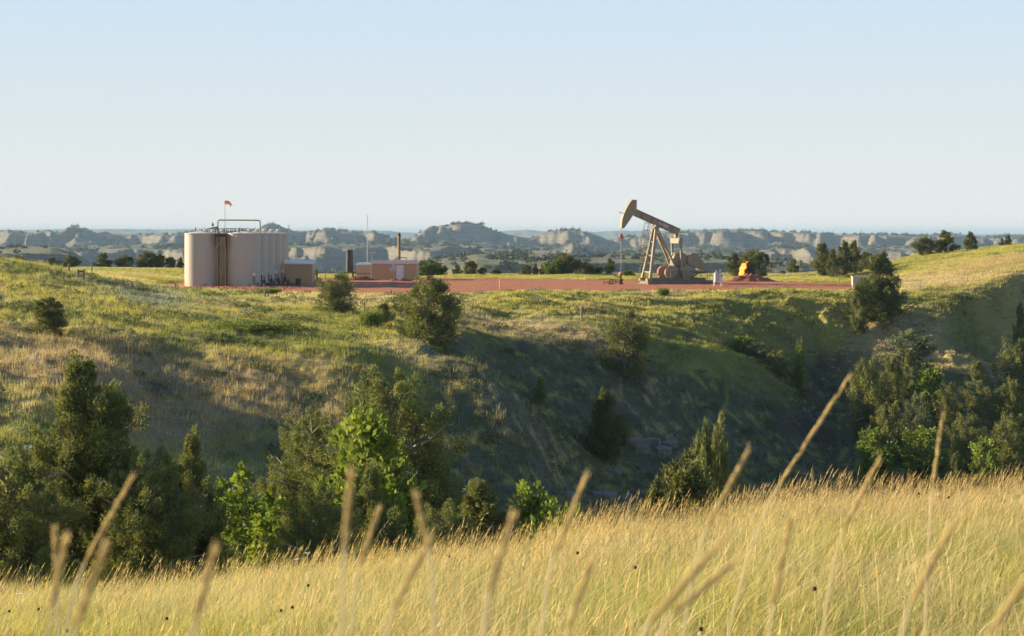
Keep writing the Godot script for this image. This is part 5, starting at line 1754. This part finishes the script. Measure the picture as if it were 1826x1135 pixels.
# ------------------------------------------------------------------ materials
func materials() -> void:
	noise("bump", 3.4, 3, FastNoiseLite.TYPE_SIMPLEX_SMOOTH, 3)
	noise("hill", 15, 3, FastNoiseLite.TYPE_SIMPLEX_SMOOTH, 4)
	noise("slump", 7, 2, FastNoiseLite.TYPE_SIMPLEX_SMOOTH, 6)
	noise("patch", 24, 3, FastNoiseLite.TYPE_SIMPLEX_SMOOTH, 7)
	noise("patch2", 13, 3, FastNoiseLite.TYPE_SIMPLEX_SMOOTH, 9)
	noise("far", 90, 4, FastNoiseLite.TYPE_SIMPLEX_SMOOTH, 10)
	noise("spur", 170, 2, FastNoiseLite.TYPE_SIMPLEX_SMOOTH, 12)
	noise("rill", 70, 2, FastNoiseLite.TYPE_SIMPLEX_SMOOTH, 13)
	var grit := grain("grit", 0.62, 1.0, 24, 5, 20, 512)
	for q in [["soil", 0.35], ["scoria", 0.4], ["range", 0.012], ["rock", 0.8]]:
		var m := mat(q[0], Color(1, 1, 1), 0.95, true)
		m.albedo_texture = grit
		m.uv1_triplanar = true
		m.uv1_world_triplanar = true
		m.uv1_scale = Vector3(q[1], q[1], q[1])
	# banded clay and sandstone
	var im := Image.create(256, 512, false, Image.FORMAT_RGB8)
	var q1 := noise("band", 60, 4, FastNoiseLite.TYPE_SIMPLEX_SMOOTH, 30)
	for y in 512:
		for x in 256:
			var wob := q1.get_noise_2d(x * 1.4, y * 0.5) * 5.0
			var b := q1.get_noise_2d(500.0, (y + wob) * 5.5)
			var c := Vector3(0.17, 0.145, 0.11).lerp(Vector3(0.10, 0.088, 0.073), smoothstep(0.05, 0.3, b))
			c = c.lerp(Vector3(0.21, 0.185, 0.145), smoothstep(0.1, 0.4, -b))
			c = c.lerp(Vector3(0.17, 0.165, 0.09), smoothstep(0.22, 0.4, q1.get_noise_2d(x * 3.0 + 900.0, y * 1.6)) * 0.8)
			c *= 0.92 + 0.16 * q1.get_noise_2d(x * 7.0, y * 2.0)
			im.set_pixel(x, y, Color(c.x, c.y, c.z).linear_to_srgb())
	var st := mat("strata", Color(1, 1, 1), 0.95)
	st.albedo_texture = ImageTexture.create_from_image(im)
	mat("tint", Color(1, 1, 1), 0.95, true)
	mat("straw", Color(1, 1, 1), 0.6, true, Color(0.95, 0.95, 0.9))
	mat("needle", Color(1, 1, 1), 0.8, true, Color(0.8, 0.8, 0.65))
	mat("leaf", Color(1, 1, 1), 0.8, true, Color(0.9, 0.9, 0.9))
	mat("bark", Color(1, 1, 1), 0.95, true)
	mat("stem", lin(0.58, 0.47, 0.22), 0.8, false, Color(0.8, 0.8, 0.8))
	mat("seed", lin(0.72, 0.57, 0.27), 0.85, true, Color(0.9, 0.9, 0.9))
	mat("darkhead", lin(0.05, 0.025, 0.015), 0.9)
	mat("cream", lin(0.60, 0.56, 0.49), 0.6)
	mat("white", lin(0.72, 0.72, 0.72), 0.6)
	mat("pale", lin(0.55, 0.54, 0.50), 0.6)
	mat("roof", lin(0.66, 0.65, 0.62), 0.45)
	mat("beige", lin(0.44, 0.38, 0.30), 0.6)
	mat("tanwall", lin(0.54, 0.345, 0.18), 0.6)
	mat("grey", lin(0.28, 0.28, 0.28), 0.6)
	mat("steel", lin(0.42, 0.43, 0.45), 0.4).metallic = 0.5
	mat("black", lin(0.025, 0.025, 0.027), 0.55)
	mat("vessel", lin(0.03, 0.03, 0.032), 0.4)
	mat("stack", lin(0.22, 0.16, 0.08), 0.6)
	mat("rust", lin(0.095, 0.052, 0.032), 0.85)
	mat("rust_tan", lin(0.40, 0.24, 0.12), 0.8)
	mat("khaki", lin(0.30, 0.23, 0.11), 0.7)
	mat("olive", lin(0.27, 0.235, 0.155), 0.6)
	mat("olive_dark", lin(0.17, 0.155, 0.115), 0.7)
	mat("redfade", lin(0.36, 0.13, 0.09), 0.7)
	mat("plate", lin(0.62, 0.55, 0.58), 0.6)
	mat("lilac", lin(0.30, 0.20, 0.28), 0.7)
	mat("ink", lin(0.04, 0.03, 0.05), 0.7)
	mat("concrete", lin(0.20, 0.18, 0.15), 0.9)
	mat("yellow", lin(0.70, 0.38, 0.03), 0.5)
	mat("orange", lin(0.80, 0.14, 0.03), 0.7, false, Color(0.6, 0.6, 0.6))
	mat("sock_grey", lin(0.35, 0.2, 0.2), 0.7)
	mat("wood", lin(0.24, 0.20, 0.15), 0.9)
	var fl := mat("flame", lin(0.6, 0.2, 0.04), 1.0)
	fl.emission_enabled = true
	fl.emission = lin(1.0, 0.30, 0.05)
	fl.emission_energy_multiplier = 0.7
	fl.transparency = BaseMaterial3D.TRANSPARENCY_ALPHA
	fl.albedo_color.a = 0.6
	var co := mat("core", lin(0.8, 0.5, 0.1), 1.0)
	co.emission_enabled = true
	co.emission = lin(1.0, 0.62, 0.16)
	co.emission_energy_multiplier = 0.75

# a clear evening sky: pale at the horizon, deepening steadily to the zenith
func clear_sky() -> ImageTexture:
	var stops := [[-90, Vector3(0.073, 0.064, 0.041)], [-2, Vector3(0.183, 0.192, 0.183)], [0, Vector3(0.370, 0.373, 0.358)], [4.1, Vector3(0.318, 0.351, 0.365)], [8.2, Vector3(0.272, 0.336, 0.396)], [14, Vector3(0.192, 0.269, 0.365)], [30, Vector3(0.087, 0.146, 0.247)], [55, Vector3(0.046, 0.087, 0.169)], [90, Vector3(0.032, 0.064, 0.137)]]
	var im := Image.create(1024, 512, false, Image.FORMAT_RGBF)
	for y in 512:
		var e := 90.0 - 180.0 * (y + 0.5) / 512.0
		var c: Vector3 = stops[0][1]
		for i in range(1, stops.size()):
			if e > stops[i - 1][0] and e <= stops[i][0]:
				var t: float = (e - stops[i - 1][0]) / (stops[i][0] - stops[i - 1][0])
				c = stops[i - 1][1].lerp(stops[i][1], t)
		for x in 1024: im.set_pixel(x, y, Color(c.x, c.y, c.z))
	return ImageTexture.create_from_image(im)

func _ready() -> void:
	# camera: level, the lens shifted down
	var cam := Camera3D.new()
	var lens := CameraAttributesPhysical.new()
	lens.frustum_focal_length = 57.0
	lens.frustum_focus_distance = 18.0
	lens.exposure_aperture = 9.0
	lens.frustum_near = 0.2
	lens.frustum_far = 40000.0
	add_child(cam)
	cam.attributes = lens
	cam.projection = Camera3D.PROJECTION_FRUSTUM
	cam.near = 0.2
	cam.far = 40000.0
	cam.size = 2.0 * 0.2 * 567.5 / F
	cam.frustum_offset = Vector2(0, -0.2 * (567.5 - HY) / F)
	cam.current = true
	# sky, haze, exposure
	var env := Environment.new()
	var sky := PanoramaSkyMaterial.new()
	sky.panorama = clear_sky()
	var sk := Sky.new()
	sk.sky_material = sky
	env.background_mode = Environment.BG_SKY
	env.sky = sk
	env.tonemap_mode = Environment.TONE_MAPPER_LINEAR
	env.tonemap_exposure = 2.3
	env.fog_enabled = true
	env.fog_density = 0.0001
	env.fog_light_color = lin(0.50, 0.74, 1.0)
	env.sdfgi_enabled = true
	env.ssao_enabled = true
	env.ssil_enabled = true
	var we := WorldEnvironment.new()
	we.environment = env
	add_child(we)
	# low evening sun from the left, a little beyond the well
	var sun := DirectionalLight3D.new()
	sun.light_color = Color(1.0, 0.915, 0.76)
	sun.light_energy = 1.6
	sun.light_angular_distance = 0.5
	sun.shadow_enabled = true
	add_child(sun)
	sun.basis = Basis.looking_at(Vector3(0.96, -0.30, 0.26).normalized())

	rng.seed = 1
	materials()
	build_table()
	ground()
	badlands()
	print("land ", Time.get_ticks_msec())
	tanks()
	sheds()
	pumpjack()
	site_extras()
	rng.seed = 2
	rubble()
	plants()
	print("plants ", Time.get_ticks_msec())
	rng.seed = 3
	grass()
	forbs()
	near_things()
	print("done ", Time.get_ticks_msec())
